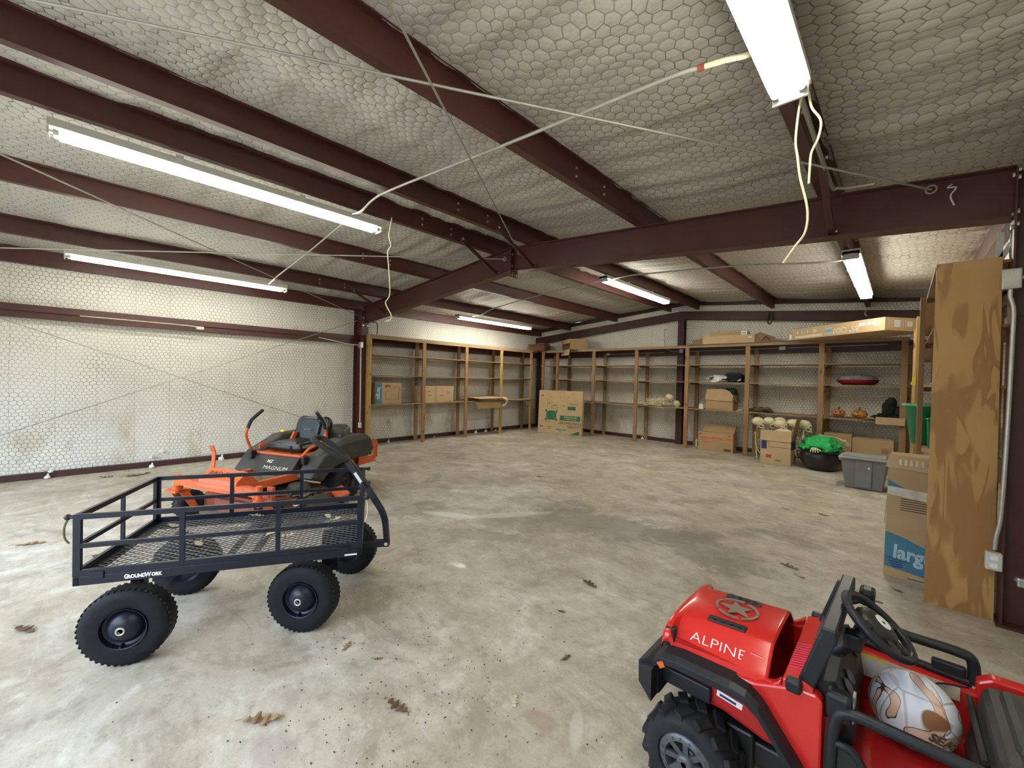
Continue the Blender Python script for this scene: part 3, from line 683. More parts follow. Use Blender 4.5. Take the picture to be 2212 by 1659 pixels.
def flap(t, a, d1, d2, mat='card'):
    """thin flap: corner a, edges d1 and d2 (local)"""
    a, d1, d2 = V(a), V(d1), V(d2); n = d1.cross(d2).normalized() * .005
    b = MB(); b.prism([a, a + d1, a + d1 + d2, a + d2], (0, 0, 0), n); return b.build('flap', mat, t)
def decal(t, name, x0, x1, z0, z1, y, mat, th=.0012, par=None):
    b = MB(); b.lim(x0, x1, y - th, y, z0, z1); return b.build(name, mat, par or t)
XR_, ZU = (1, 0, 0), (0, 0, 1)
# --- left wall shelf (front faces +x: local -y turned to +x by rz = 90 deg)
t = carton('cardboard_box', 'brown carton with a blue side band reading large on the left wall shelf', (-8.37, 4.72, .926), (.62, .30, .47), PI / 2, 'card')
decal(t, 'blue_band', -.31, -.17, .012, .46, -.151, 'blue_print'); text('lettering', 'large', .135, (-.24, -.1535, .24), (0, 0, -1), (1, 0, 0), 'pale_print', t, 1, .0006, 'CENTER', .004)
b = MB(); pts = [(-.08, .10), (-.08, .27), (-.04, .27), (-.04, .30), (.05, .30), (.20, .40), (.25, .37), (.25, .10), (-.08, .10)]
for p, q in zip(pts, pts[1:]): b.bar((p[0], -.152, p[1]), (q[0], -.152, q[1]), .003, .006, (0, 1, 0))
b.build('printed_outline', 'ink', t)
b = MB(); b.prism([(-.10, -.151, .37), (.04, -.151, .37), (.04, -.151, .41), (-.03, -.151, .44), (-.10, -.151, .41)], (0, 0, 0), (0, -.001, 0)); b.build('printed_mark', 'ink_red', t)
t = carton('cardboard_box', 'wide tan carton with a taped split front on the left wall shelf', (-8.38, 6.02, .926), (.98, .36, .40), PI / 2, 'card_light')
decal(t, 'packing_tape', -.08, 0, .0, .395, -.181, 'card'); decal(t, 'dark_end', -.49, -.43, .0, .395, -.181, 'rust')
for i, (x, z) in enumerate(((.32, .24), (.12, .16), (-.26, .26), (-.22, .17))): decal(t, 'printed_mark', x - .05, x + .05, z, z + .012, -.181, 'ink')
decal(t, 'printed_mark', .20, .46, .022, .03, -.181, 'ink')
# folded boxes over the shelf edge
t = thing('flattened_boxes', 'stack of flattened cartons sagging over the left shelf edge', 'flattened boxes', (-8.2, 7.7, .93))
for i, (z, x0, x1, y0, y1, tl, m) in enumerate(((.0, -.30, .10, -.55, .52, -.02, 'card_dark'), (.035, -.32, .14, -.62, .50, -.03, 'card_dark'), (.07, -.34, .18, -.52, .60, -.035, 'card'), (.115, -.36, .22, -.66, .64, -.05, 'card_light'))):
    b = MB(); b.prism([(x0, y0, z), (x1, y0 + .16, z + tl), (x1, y1, z + tl), (x0, y1 - .1, z)], (0, 0, 0), (0, 0, .010)); b.build('flat_carton', m, t)
b = MB(); b.prism([(.05, -.50, -.03), (.12, -.44, -.20), (.12, .40, -.20), (.05, .46, -.03)], (0, 0, 0), (.010, 0, .002)); b.build('hanging_flap', 'card', t)
b = MB(); P_ = smooth_path([(.20, .38, .09), (.26, .46, .06), (.27, .48, -.02), (.24, .44, -.10), (.22, .36, -.14)], 5)
for p, q in zip(P_, P_[1:]): b.bar(p, q, .055, .004, (1, 0, 0))
b.build('paper_tape', 'tan_print', t)
t = thing('flattened_carton', 'single flat carton lying near the corner end of the left shelf', 'flattened box', (-8.28, 8.95, .926)); b = MB(); b.prism([(-.25, -.5, 0), (.16, -.6, 0), (.14, .55, 0), (-.25, .5, 0)], (0, 0, 0), (0, 0, .02)); b.build('flat_carton', 'card', t)
# --- corner top
t = thing('cardboard_box', 'empty open-ended carton on top of the shelving in the corner', 'cardboard box', (-7.02, 10.06, HT + .013), -.62)
b = MB(); k = .006
b.lim(-.37, .37, -.27, .27, 0, k); b.lim(-.37, .37, -.27, .27, .30, .306); b.lim(.364, .37, -.27, .27, 0, .30); b.lim(-.37, -.364, -.27, .27, 0, .30); b.lim(-.37, .37, .264, .27, 0, .3); b.build('carton', 'card', t)
flap(t, (-.37, -.27, .305), (.74, 0, 0), (0, .004, -.12), 'card_light'); flap(t, (-.37, -.275, .01), (.74, 0, 0), (0, -.02, -.17), 'card_light'); flap(t, (-.37, -.27, .0), (.07, 0, 0), (0, -.01, .29), 'card_light')
t = thing('cardboard_sheets', 'dark folded cardboard sheets piled in the top corner', 'cardboard', (-8.30, 9.95, HT + .013), .3)
for i, z in enumerate((0, .045, .09, .14, .19)):
    b = MB(); b.prism([(-.30, -.30 + .03 * i, z), (.30, -.26, z + .02), (.30, .25, z + .02), (-.30, .25, z)], (0, 0, 0), (0, 0, .022)); b.build('folded_sheet', 'card_dark' if i % 2 else 'rust', t)
# --- tall flat kit leaning on the gable shelving
t = thing('packing_kit_box', 'tall flat carton printed with upside-down packing kit text leaning on the gable shelving', 'cardboard box', (-7.0, 9.35, 0), .20); W_ = .69
t.rotation_euler = (-.05, 0, .20)
b = MB(); b.box((0, .06, .62), (1.36, .11, 1.235), None, 1, .004); b.build('carton', 'card_light', t); yy = .004
decal(t, 'green_panel', -.02 + .03, .63, .30 + .10, .54, yy, 'green_print'); decal(t, 'green_panel', .24, .48, .70, .80, yy, 'green_print')
b = MB(); b.prism([(-.37, yy, .40), (-.16, yy, .40), (-.14, yy, .44), (-.10, yy, .44), (-.10, yy, .60), (-.14, yy, .60), (-.16, yy, .66), (-.36, yy, .66), (-.38, yy, .61), (-.42, yy, .61), (-.42, yy, .45), (-.38, yy, .44)], (0, 0, 0), (0, -.001, 0)); b.build('green_drawing', 'green_print', t)
for (x, z) in ((-.43, .41), (-.43, .65), (-.10, .41), (-.10, .64)): b = MB(); b.lathe([(0, 0), (.035, 0)], (x, yy - .001, z), (0, -1, 0), 10, False); b.build('printed_dot', 'green_print', t)
b = MB()
for p, q in (((-.40, .98), (-.40, .78)), ((-.40, .78), (-.08, .70)), ((-.08, .70), (-.08, .84)), ((-.08, .84), (-.40, .98)), ((-.25, .91), (-.25, .74))): b.bar((p[0], yy, p[1]), (q[0], yy, q[1]), .003, .008, (0, 1, 0))
for p in ((-.33, .86), (-.17, .80)): b.lim(p[0] - .05, p[0] + .04, yy - .001, yy, p[1], p[1] + .02)
b.build('printed_diagram', 'ink', t)
for z in (.18, 1.07): decal(t, 'hand_slot', -.61, -.52, z, z + .03, yy, 'socket')
for i, (x, z) in enumerate(((-.30, 1.05), (0, 1.05), (.26, 1.05))): decal(t, 'printed_mark', x - .03, x + .03, z, z + .008, yy, 'ink')
for (x, z, w) in ((-.36, .34, .07), (-.30, .20, .10), (-.30, .14, .06), (.42, .86, .13), (.12, .80, .03), (.36, .20, .10)): decal(t, 'printed_mark', x - w, x + w, z, z + .012, yy, 'ink')
text('lettering', 'TV PACKING KIT', .098, (.33, yy - .001, .335), (-1, 0, 0), (0, 0, -1), 'ink', t, .92, .0006, 'CENTER', .002)
text('lettering', 'EXPANDABLE', .082, (.44, yy - .001, .245), (-1, 0, 0), (0, 0, -1), 'ink', t, .85, .0006)
text('lettering', 'PROTECTION', .062, (.335, yy - .0025, .50), (-1, 0, 0), (0, 0, -1), 'tan_print', t, 1, .0006); text('lettering', 'MAXIMUM-QUALITY', .040, (.335, yy - .0025, .44), (-1, 0, 0), (0, 0, -1), 'tan_print', t, 1, .0006)
decal(t, 'logo_panel', -.08, .22, .05, .145, yy, 'green_print'); decal(t, 'logo_inner', -.07, .21, .058, .118, yy - .0014, 'tan_print'); text('lettering', 'U-HAUL', .062, (.07, yy - .004, .088), (-1, 0, 0), (0, 0, -1), 'green_print', t, 1, .0006, 'CENTER', .002)
b = MB(); b.prism([(.33, yy, .02), (.62, yy, .02), (.62, yy, .13)], (0, 0, 0), (0, -.001, 0)); b.build('green_corner', 'green_print', t)
# --- gable shelving contents
def skull_parts(t, s=1.0, jaw=True):
    S_ = Matrix.Scale(s, 4)
    """cranium, face and jaw looking along local +x"""
    b = MB(); b.X = S_; b.ball((-.018, 0, .118), (.100, .074, .080), 20, 14); b.ball((.062, 0, .085), (.034, .050, .052), 14, 10); b.ball((.070, 0, .045), (.030, .034, .030), 12, 8)
    b.tube([(.02, .055, .07), (.06, .056, .066)], .010, 6); b.tube([(.02, -.055, .07), (.06, -.056, .066)], .010, 6); b.build('cranium', 'bone', t)
    b = MB(); b.X = S_
    for s_ in (-1, 1): b.ball((.080, s_ * .034, .090), (.015, .016, .016), 10, 8); b.ball((.045, s_ * .042, .040), (.022, .014, .014), 10, 8)  # dark balls stand in for shade in the eye hollows and jaw gap
    b.ball((.097, 0, .066), (.007, .009, .011), 8, 6); b.build('socket', 'socket', t)
    if jaw:
        b = MB(); b.X = S_; b.tube(smooth_path([(.02, .048, .06), (.022, .046, .025), (.07, .030, .002), (.092, 0, .0), (.07, -.030, .002), (.022, -.046, .025), (.02, -.048, .06)], 4), .011, 8)
        for i in range(-3, 4): b.lim(.086 - abs(i) * .004, .094 - abs(i) * .004, i * .008 - .003, i * .008 + .003, .006, .018)
        b.build('jaw', 'bone', t)
def skeleton(label, loc, rz, ribs=False):
    t = thing('toy_skeleton', label, 'skeleton decoration', loc, rz, 'plastic skeletons behind the open carton')
    skull_parts(t, 1.12)
    b = MB(); b.tube([(-.02, 0, .05), (-.03, 0, -.04), (-.04, 0, -.30), (-.02, 0, -.625)], .016, 8)
    for i in range(8): b.lathe([(.012, -.012), (.022, 0), (.012, .012)], (-.035, 0, -.06 - i * .05), (0, 0, 1), 8)
    b.build('spine', 'bone', t)
    b = MB(); b.tube([(.0, -.14, -.09), (-.02, 0, -.075), (.0, .14, -.09)], .012, 8)
    for s_ in (-1, 1):
        b.ball((0, s_ * .15, -.10), (.026, .026, .03), 10, 8); b.tube([(0, s_ * .15, -.10), (.02, s_ * .17, -.34), (.08, s_ * .12, -.50)], .012, 8)
    for i in range(5):
        z = -.11 - i * .045; w = .10 + .012 * math.sin(i)
        for s_ in (-1, 1): b.tube(smooth_path([(-.035, 0, z), (-.02, s_ * w, z - .01), (.05, s_ * w * .7, z - .03), (.07, s_ * .02, z - .035)], 4), .007, 6)
    b.build('rib_cage', 'bone', t); return t
skeleton('plastic skeleton behind the open carton, leftmost skull in the row', (-2.10, 9.62, .65), -.15)
skeleton('plastic skeleton second from the left in the row of skulls', (-1.915, 9.68, .66), -.10)
skeleton('plastic skeleton set back between two nearer skulls', (-1.745, 9.80, .665), .1)
skeleton('plastic skeleton with the skull directly above the open carton', (-1.70, 9.57, .635), -.2)
skeleton('plastic skeleton half hidden by the raised carton flap', (-1.50, 9.68, .655), 0)
skeleton('plastic skeleton right of the flap showing its jaw and ribs', (-1.315, 9.62, .655), -.1)
# open carton in front of the skeletons
t = thing('open_carton', 'open carton with raised flaps and a blue print holding a white skull', 'cardboard box', (-1.725, 9.44, 0), -.035)
b = MB(); k = .006; b.lim(-.255, .255, -.19, -.184, 0, .66); b.lim(-.255, .255, .184, .19, 0, .46); b.lim(-.255, -.249, -.19, .19, 0, .46); b.lim(.249, .255, -.19, .19, 0, .46); b.lim(-.255, .255, -.19, .19, 0, k); b.build('carton', 'card_light', t)
flap(t, (-.258, -.198, .455), (.516, 0, 0), (0, .008, .20), 'card_light'); flap(t, (.252, -.19, .46), (0, .38, 0), (.07, 0, .42), 'card_dark'); flap(t, (-.252, -.19, .46), (0, .38, 0), (-.10, 0, .19), 'card_dark')
decal(t, 'blue_label', -.235, -.145, .29, .455, -.1915, 'navy_print'); b = MB(); b.lim(.255, .2565, -.19, .19, .30, .46); b.build('blue_band', 'navy_print', t)
b = MB(); b.lim(-.255, .255, -.1925, -.19, .452, .458); b.lim(-.11, .255, -.1925, -.19, .335, .341); b.lim(-.11, -.106, -.1925, -.19, .34, .456); b.build('slit', 'ink', t)
decal(t, 'printed_mark', -.155, -.06, .12, .185, -.191, 'ink_red'); decal(t, 'printed_mark', .0, .10, .07, .10, -.191, 'card_dark')
t = thing('toy_skull', 'large white skull top peeking out of the open carton', 'skull decoration', (-1.64, 9.45, .46)); b = MB(); b.ball((0, 0, .13), (.17, .12, .10), 24, 14); b.build('cranium', 'bone', t); b = MB(); b.ball((.10, -.04, .08), (.05, .05, .05), 12, 8); b.build('cheek', 'bone', t); b = MB(); b.ball((0, 0, .02), (.10, .08, .07), 14, 8); b.build('base', 'bone', t)
# bones on the shelf
t = thing('toy_skeleton', 'folded plastic skeleton lying as a bone pile on the gable shelf', 'skeleton decoration', (-4.40, 10.08, .946))
b = MB(); rnd = random.Random(3)
for i in range(13):
    y = -.16 + .022 * i; z = .020 + .045 * (i % 4); x0 = -.33 + rnd.uniform(-.03, .05); x1 = .06 + rnd.uniform(-.12, .14)
    b.tube([(x0, y, z), ((x0 + x1) / 2, y + rnd.uniform(-.03, .03), z + rnd.uniform(-.005, .03)), (x1, y + rnd.uniform(-.05, .05), z + rnd.uniform(-.01, .05))], .011, 6)
    for e in (x0, x1): b.ball((e, y, z), (.018, .016, .016), 8, 6)
b.build('long_bone', 'bone', t)
b = MB()
for i in range(6):
    x = -.05 + .035 * i
    b.tube(smooth_path([(x, .05, .13), (x + .02, -.07, .21), (x + .05, -.10, .14), (x + .03, -.08, .08)], 4), .008, 6)
b.build('rib_cage', 'bone', t)
def skull_at(T, loc, rot, k=1.0):
    c = bpy.data.objects.new('skull', None); COL.objects.link(c); c.parent = T; c.location = loc; c.rotation_euler = rot; c.scale = (k,) * 3
    skull_parts(c, jaw=False)
skull_at(t, (.20, -.02, .12), (.3, .5, .6), 1.0); skull_at(t, (.35, -.05, .02), (0, 1.2, .4), .9)
# clothes
t = thing('folded_cloth', 'crumpled white cloth with dark print on the gable shelf', 'cloth', (-3.02, 10.08, 1.571)); b = MB(); b.blob((0, 0, .055), (.21, .16, .10), 2, .45, 2.2, 36, 20, -.054); b.build('cloth', 'white_cloth', t); b = MB(); b.blob((-.13, -.10, .08), (.06, .03, .03), 5, .5, 3); b.blob((.10, -.12, .06), (.07, .03, .025), 6, .5, 3); b.build('dark_print', 'black_cloth', t)
t = thing('folded_cloth', 'crumpled black cloth beside the white one on the gable shelf', 'cloth', (-2.70, 10.08, 1.571)); b = MB(); b.blob((0, 0, .07), (.20, .16, .13), 8, .5, 2.4, 36, 20, -.069); b.build('cloth', 'black_cloth', t); b = MB(); b.blob((.10, -.12, .06), (.05, .03, .03), 9, .4, 3); b.build('pale_patch', 'white_cloth', t)
# torn carton with dark cloth
t = thing('torn_carton', 'torn open carton spilling dark striped cloth on the gable shelf', 'cardboard box', (-2.97, 10.13, .946), -.04)
b = MB(); k = .006; b.lim(-.29, .29, -.18, -.174, 0, .23); b.lim(-.29, .29, .174, .18, 0, .36); b.lim(-.29, -.284, -.18, .18, 0, .36); b.lim(.284, .29, -.18, .18, 0, .36); b.lim(-.29, .29, -.18, .18, 0, k); b.build('carton', 'card', t)
b = MB(); b.prism([(-.295, -.20, .225), (.28, -.21, .20), (.30, -.19, .32), (.22, -.17, .42), (.12, -.16, .465), (-.28, -.165, .465)], (0, 0, 0), (0, .006, 0)); b.build('flap', 'card', t)
flap(t, (.292, -.15, .36), (0, .26, 0), (.06, 0, -.17), 'card_dark'); flap(t, (-.29, -.17, .36), (0, .3, 0), (-.03, 0, .10), 'card_dark')
b = MB(); b.blob((.17, .0, .40), (.16, .13, .09), 4, .5, 2.4); b.build('dark_cloth', 'black_cloth', t)
b = MB()
for i in range(5): b.tube(smooth_path([(.05 + .05 * i, -.13, .37), (.09 + .05 * i, -.10, .46), (.12 + .05 * i, .0, .485)], 4), .006, 5)
b.build('stripe', 'stripe', t)
t = thing('paper_cup', 'small white tub beside the torn carton on the gable shelf', 'tub', (-3.36, 9.97, .946)); b = MB(); b.box((0, 0, .055), (.095, .07, .11), None, 1, .004); b.build('tub', 'white_print', t); b = MB(); b.box((0, 0, .125), (.085, .06, .03), None, 1, .006); b.build('lid', 'foil', t)
t = thing('small_bone', 'little pile of pale plastic bones beside the torn carton', 'bones', (-2.55, 9.97, .946)); b = MB()
for i in range(5): b.tube([(-.05 + .02 * i, -.02, .012 + .012 * (i % 2)), (.0 + .02 * i, .03, .02 + .012 * (i % 2))], .008, 6); b.ball((-.05 + .02 * i, -.02, .016), .012, 8, 6)
b.build('bone', 'bone', t)
t = thing('dark_trinkets', 'dull brown heap of small decorations on the gable shelf above the skulls', 'decorations', (-2.17, 10.08, .946)); b = MB(); b.blob((0, 0, .03), (.20, .12, .07), 11, .6, 3.5, 30, 16, -.029); b.blob((.12, -.06, .07), (.06, .05, .05), 12, .5, 3); b.build('heap', 'dull_brown', t); b = MB(); b.blob((.06, -.09, .05), (.05, .03, .03), 13, .5, 3); b.build('dark_piece', 'black', t)
t = carton('cardboard_box', 'long carton with an orange stripe under the gable shelf', (-3.04, 10.13, 0), (.72, .46, .425), .10, 'card')
decal(t, 'orange_stripe', -.30, .36, .27, .325, -.231, 'orange_print'); decal(t, 'printed_mark', -.335, -.29, .365, .395, -.231, 'ink'); decal(t, 'printed_mark', .27, .31, .36, .395, -.231, 'ink_red')
for i, w in enumerate((.16, .24, .10)): decal(t, 'printed_mark', -.31 + .04 * i, -.31 + .04 * i + w, .245 - .035 * i, .253 - .035 * i, -.231, 'ink_red')
decal(t, 'printed_mark', .18, .32, .03, .085, -.231, 'ink'); flap(t, (-.32, .0, .425), (.66, 0, 0), (.02, .16, .16), 'card'); b = MB(); b.lim(.36, .3615, -.23, .23, .27, .325); b.build('orange_stripe', 'orange_print', t); b = MB(); b.lim(.36, .3615, -.21, -.16, .355, .40); b.build('printed_mark', 'ink', t)
# cauldron with green netting and bones
t = thing('cauldron', 'black plastic cauldron on the floor heaped with green netting', 'cauldron', (-1.04, 9.42, 0))
b = MB(); b.lathe([(.01, .006), (.20, .0), (.25, .03), (.315, .16), (.325, .26), (.305, .315), (.33, .345), (.345, .36), (.325, .368), (.30, .35), (.29, .30), (.01, .28)], (0, 0, 0), (0, 0, 1), 36); b.build('pot', 'cauldron', t)
for s_ in (-1, 1):
    b = MB(); b.torus((s_ * .335, 0, .27), (0, 1, 0), .035, .008, 16, 8); b.build('ring_handle', 'cauldron', t)
t = thing('green_netting', 'bright green webbing heaped over the black cauldron', 'netting', (-1.04, 9.42, .36)); b = MB(); b.blob((0, 0, .05), (.295, .27, .20), 21, .24, 3.0, 64, 36, -.045)
rnd = random.Random(5)
for i in range(26):
    a = rnd.uniform(0, 2 * PI); r = rnd.uniform(.05, .24); b.blob((r * math.cos(a), r * math.sin(a), .20 - r * .55 + rnd.uniform(-.02, .03)), (.06, .055, .045), i, .38, 2.2, 16, 12)
b.build('webbing', 'green_cloth', t)
t = thing('bony_hand', 'pale skeleton hand on the front of the green netting', 'hand decoration', (-1.10, 9.10, .40)); b = MB(); b.ball((0, 0, .01), (.05, .025, .022), 12, 8)
for i in range(4): b.tube([(-.04 + .027 * i, -.01, .01), (-.05 + .034 * i, -.035, -.02), (-.055 + .038 * i, -.045, -.055)], [.009, .008, .006], 6)
b.tube([(.045, 0, .01), (.085, -.02, -.005), (.10, -.03, -.03)], [.010, .008, .006], 6); b.build('hand', 'bone', t)
t = thing('plastic_bones', 'white bony arm lying behind the green netting', 'skeleton decoration', (-.80, 9.62, .54)); b = MB(); b.tube([(-.28, 0, .06), (-.05, .02, .05), (.08, -.05, .0)], .012, 8); b.ball((-.28, 0, .06), .028, 10, 8); b.ball((.08, -.05, .0), .03, 10, 8)
for i in range(4): b.tube([(.08, -.05, 0), (.11 + .012 * i, -.07 + .02 * i, -.03), (.12 + .015 * i, -.08 + .02 * i, -.08)], .006, 6)
b.build('arm', 'bone', t)
# grey tote
t = thing('storage_tote', 'grey plastic storage tote with a light lid on the floor at right', 'storage tote', (-.37, 8.24, 0), -.02)
b = MB(); b.box((0, 0, .225), (.54, .40, .45), None, .80, .02); b.build('tub', 'tote', t)
b = MB(); b.box((0, -.195, .24), (.20, .02, .40), None, .9, .006); b.build('front_panel', 'tote', t)
b = MB(); b.box((0, 0, .462), (.60, .45, .035), None, 1, .012); b.box((0, 0, .490), (.50, .36, .03), None, 1, .012); b.build('lid', 'tote_lid', t)
for s_ in (-1, 1): b = MB(); b.box((s_ * .285, 0, .42), (.04, .16, .05), None, 1, .01); b.build('handle', 'tote_lid', t)
b = MB(); b.box((.06, -.213, .335), (.02, .004, .03), None, 1, .002); b.build('sticker', 'white', t)
carton('cardboard_box', 'plain carton behind the green netting under the gable shelf', (-.85, 10.08, 0), (.42, .36, .64), 0, 'card')
t = carton('cardboard_box', 'plain carton standing behind the grey tote', (-.34, 9.98, 0), (.56, .40, .60), -.03, 'card'); decal(t, 'printed_mark', .12, .22, .36, .46, -.201, 'card_dark'); decal(t, 'printed_mark', .235, .25, .26, .50, -.201, 'card_dark')
# pumpkins
def pumpkin(label, loc, rx, rz_, faces, one_eye, rot):
    t = thing('toy_pumpkin', label, 'pumpkin decoration', loc, rot); b = MB(); nu, nv = 48, 18; vs = []; fs = []
    for j in range(nv + 1):
        th = PI * j / nv
        for i in range(nu):
            a = 2 * PI * i / nu; k = 1 - .06 * abs(math.cos(a * 6)) ** 3; vs.append((rx * math.sin(th) ** .8 * math.cos(a) * k, rx * .9 * math.sin(th) ** .8 * math.sin(a) * k, rz_ * (1 + math.cos(th)) - .012 * math.exp(-(th / .35) ** 2)))
    for j in range(nv):
        for i in range(nu): fs.append((j * nu + i, (j + 1) * nu + i, (j + 1) * nu + (i + 1) % nu, j * nu + (i + 1) % nu))
    b.add(vs, fs, True); b.build('pumpkin_shell', 'pumpkin', t)
    b = MB(); b.tube([(0, 0, 2 * rz_ - .015), (.005, 0, 2 * rz_ + .02), (.02, 0, 2 * rz_ + .04)], [.020, .012, .009], 8); b.build('stem', 'stem', t)
    for x in ((0.01,) if one_eye else (-.035, .03)): b = MB(); b.ball((x, -rx * .80, rz_ * 1.38), (.017, .02, .016), 12, 8); b.build('eye', 'socket', t)
    b = MB(); pts = [(-.065, -.07, .90), (-.05, -.083, .70), (-.03, -.090, .74), (-.01, -.092, .60), (.012, -.092, .72), (.035, -.09, .62), (.055, -.082, .78), (.068, -.07, .92)]
    if one_eye: pts = [(-.06, -.075, 1.0), (-.04, -.088, .72), (-.012, -.093, .62), (.015, -.092, .70), (.03, -.09, .98)]
    b.tube(smooth_path([(p[0] * rx / .11, p[1] * rx / .098, rz_ * p[2]) for p in pts], 4), .010, 6); b.build('mouth', 'socket', t); return t
pumpkin('left jack-o-lantern with two eyes and a crooked grin on the gable shelf', (-.855, 10.0, .946), .112, .082, 0, False, 0)
pumpkin('right one-eyed jack-o-lantern on the gable shelf', (-.555, 10.0, .946), .122, .085, 0, True, -.25)
# black decoration on a tray box
t = thing('shallow_tray', 'shallow cardboard tray projecting from the gable shelf', 'tray', (-.125, 9.93, .88)); b = MB(); b.lim(-.19, .19, -.14, .34, .066, .072); b.lim(-.19, .19, -.146, -.14, .0, .13); b.lim(-.19, -.184, -.14, .3, .066, .13); b.build('tray', 'card_light', t); flap(t, (-.19, -.14, .09), (0, .2, 0), (-.20, .0, -.02), 'card')
t = thing('black_decoration', 'black feathery crow-like decoration on the cardboard tray', 'decoration', (-.12, 9.98, .953)); b = MB(); b.blob((-.02, .05, .18), (.10, .08, .18), 31, .35, 2.5); b.blob((.0, .02, .33), (.075, .06, .07), 32, .3, 2.5); b.blob((.13, .05, .13), (.09, .08, .12), 33, .4, 2.5); b.blob((0, .05, .05), (.20, .11, .07), 34, .6, 4, 40, 20, -.049); b.build('body', 'black_cloth', t)
b = MB()
for i in range(9): b.tube([(-.12 + .02 * i, -.05, .05 + .01 * (i % 3)), (-.24 + .045 * i, -.10, .045 + .03 * ((i * 7) % 4) / 3)], [.010, .003], 5)
b.build('feather', 'black', t); b = MB()
for i in range(5): b.tube([(-.12 + .06 * i, -.10, .015), (-.09 + .06 * i, -.11, .02)], .006, 5)
b.build('pale_claw', 'bone', t)
# red tray with clear lid
t = thing('party_tray', 'dark red oval party tray with a clear domed lid on the gable shelf', 'tray', (-.60, 10.10, 1.571)); b = MB(); b.X = Matrix.Diagonal((1, .72, 1, 1)); b.lathe([(.01, .0), (.22, .0), (.29, .05), (.315, .095), (.305, .10), (.01, .09)], (0, 0, 0), (0, 0, 1), 40); b.build('tray', 'dark_red', t)
b = MB(); b.X = Matrix.Diagonal((1, .72, 1, 1)); b.lathe([(.30, .10), (.27, .15), (.20, .185), (.10, .20), (.01, .203)], (0, 0, 0), (0, 0, 1), 40); b.build('lid', 'foil', t)
# cartons on top of the gable shelving
t = carton('cardboard_box', 'long low carton on top of the gable shelving, lower of two', (-2.82, 10.06, HT + .02), (1.05, .36, .185), .04, 'card_light'); decal(t, 'sticker', .40, .47, .11, .145, -.181, 'tan_print')
t = carton('cardboard_box', 'low carton with a white label stacked on the long low one', (-2.84, 10.10, HT + .206), (.76, .34, .085), .03, 'card'); decal(t, 'white_label', .27, .39, .005, .082, -.171, 'white'); decal(t, 'printed_mark', .29, .37, .035, .05, -.172, 'ink')
t = thing('cardboard_sheet', 'bent dark carton piece behind the low cartons at their right end', 'cardboard', (-2.16, 10.12, HT + .013), .25); b = MB(); b.prism([(-.16, -.12, 0), (.14, -.10, 0), (.20, -.10, .12), (-.08, -.1, .24), (-.18, -.12, .18)], (0, 0, 0), (0, .22, 0)); b.build('folded_sheet', 'card_dark', t); b = MB(); b.tube(smooth_path([(-.04, -.125, .06), (.03, -.125, .14), (.10, -.115, .05)], 4), .012, 6); b.build('dark_stain', 'socket', t)
t = thing('cardboard_sheet', 'dark open carton lying at the left end of the low cartons', 'cardboard', (-3.46, 10.10, HT + .013), .05); b = MB(); b.prism([(-.15, -.1, 0), (.09, -.12, 0), (.09, -.12, .17), (-.15, -.1, .12)], (0, 0, 0), (0, .3, 0)); b.build('folded_sheet', 'card_dark', t)
t = thing('plywood_sheet', 'thin warped board under the low cartons', 'board', (-2.75, 9.93, HT + .002)); b = MB(); b.lim(-.90, .78, -.12, .40, .0125, .018); b.build('sheet', 'shelf_x', t)
# the long printed television carton across the corner
t = thing('television_carton', 'very long printed carton lying across the top right shelf corner', 'cardboard box', (-.9225, 9.10, HT + .013), math.atan2(-1.13, 1.435))
L = 1.83; b = MB(); b.box((0, .44, .102), (L, .88, .205), None, 1, .005); b.build('carton', 'card_light', t); yy = -.001
text('lettering', 'Hisense', .115, (.68, yy - .001, .125), (-1, 0, 0), (0, 0, -1), 'white_print', t, .95, .0006, 'CENTER', .003)
text('lettering', '85" QD7', .135, (.27, yy - .001, .085), (-1, 0, 0), (0, 0, -1), 'tan_print', t, .95, .0006)
decal(t, 'pale_panel', -.10, .03, .035, .155, yy, 'pale_print'); text('lettering', 'QLED', .055, (-.035, yy - .003, .095), (-1, 0, 0), (0, 0, -1), 'ink', t, .8, .0006)
decal(t, 'pale_strip', -.75, -.17, .025, .065, yy, 'tan_print'); decal(t, 'white_sticker', -.89, -.84, .02, .11, yy, 'white')
for i, x in enumerate((-.70, -.60, -.48, -.34, -.30)): decal(t, 'printed_mark', x - .012, x + .012, .10, .16, yy, 'tan_print')
b = MB(); b.lim(L / 2, L / 2 + .0015, .17, .28, .055, .165); b.lim(L / 2, L / 2 + .0015, .40, .50, .07, .15); b.build('white_label', 'white', t)
b = MB()
for y in (.07, .12, .33, .37): b.lim(L / 2, L / 2 + .001, y, y + .012, .05, .17)
b.build('printed_mark', 'tan_print', t)
# --- right wall items
t = thing('tall_carton', 'tall taped moving carton with a blue band standing against the plywood panel', 'cardboard box', (.075, 4.56, 0), -.02)
b = MB(); b.prism([(-.145, 0, 0), (.16, 0, 0), (.16, .0, .985), (-.128, 0, .985), (-.135, 0, .66)], (0, 0, 0), (0, .30, 0)); b.build('carton', 'card', t)
b = MB(); b.prism([(-.15, -.004, .895), (.16, -.014, .875), (.16, .0, .99), (-.128, .0, .995)], (0, 0, 0), (0, .004, 0)); b.build('flap', 'card_light', t)
b = MB(); b.prism([(-.140, 0, .085), (.16, 0, .045), (.16, 0, .27), (.09, 0, .285), (.03, 0, .31), (-.02, 0, .335), (-.139, 0, .365)], (0, 0, 0), (0, -.0015, 0)); b.build('blue_band', 'blue_print', t)
b = MB(); b.prism([(-.134, 0, .69), (.16, 0, .66), (.16, 0, .685), (-.02, 0, .73), (-.132, 0, .79)], (0, 0, 0), (0, -.0015, 0)); b.build('blue_band', 'blue_print', t)
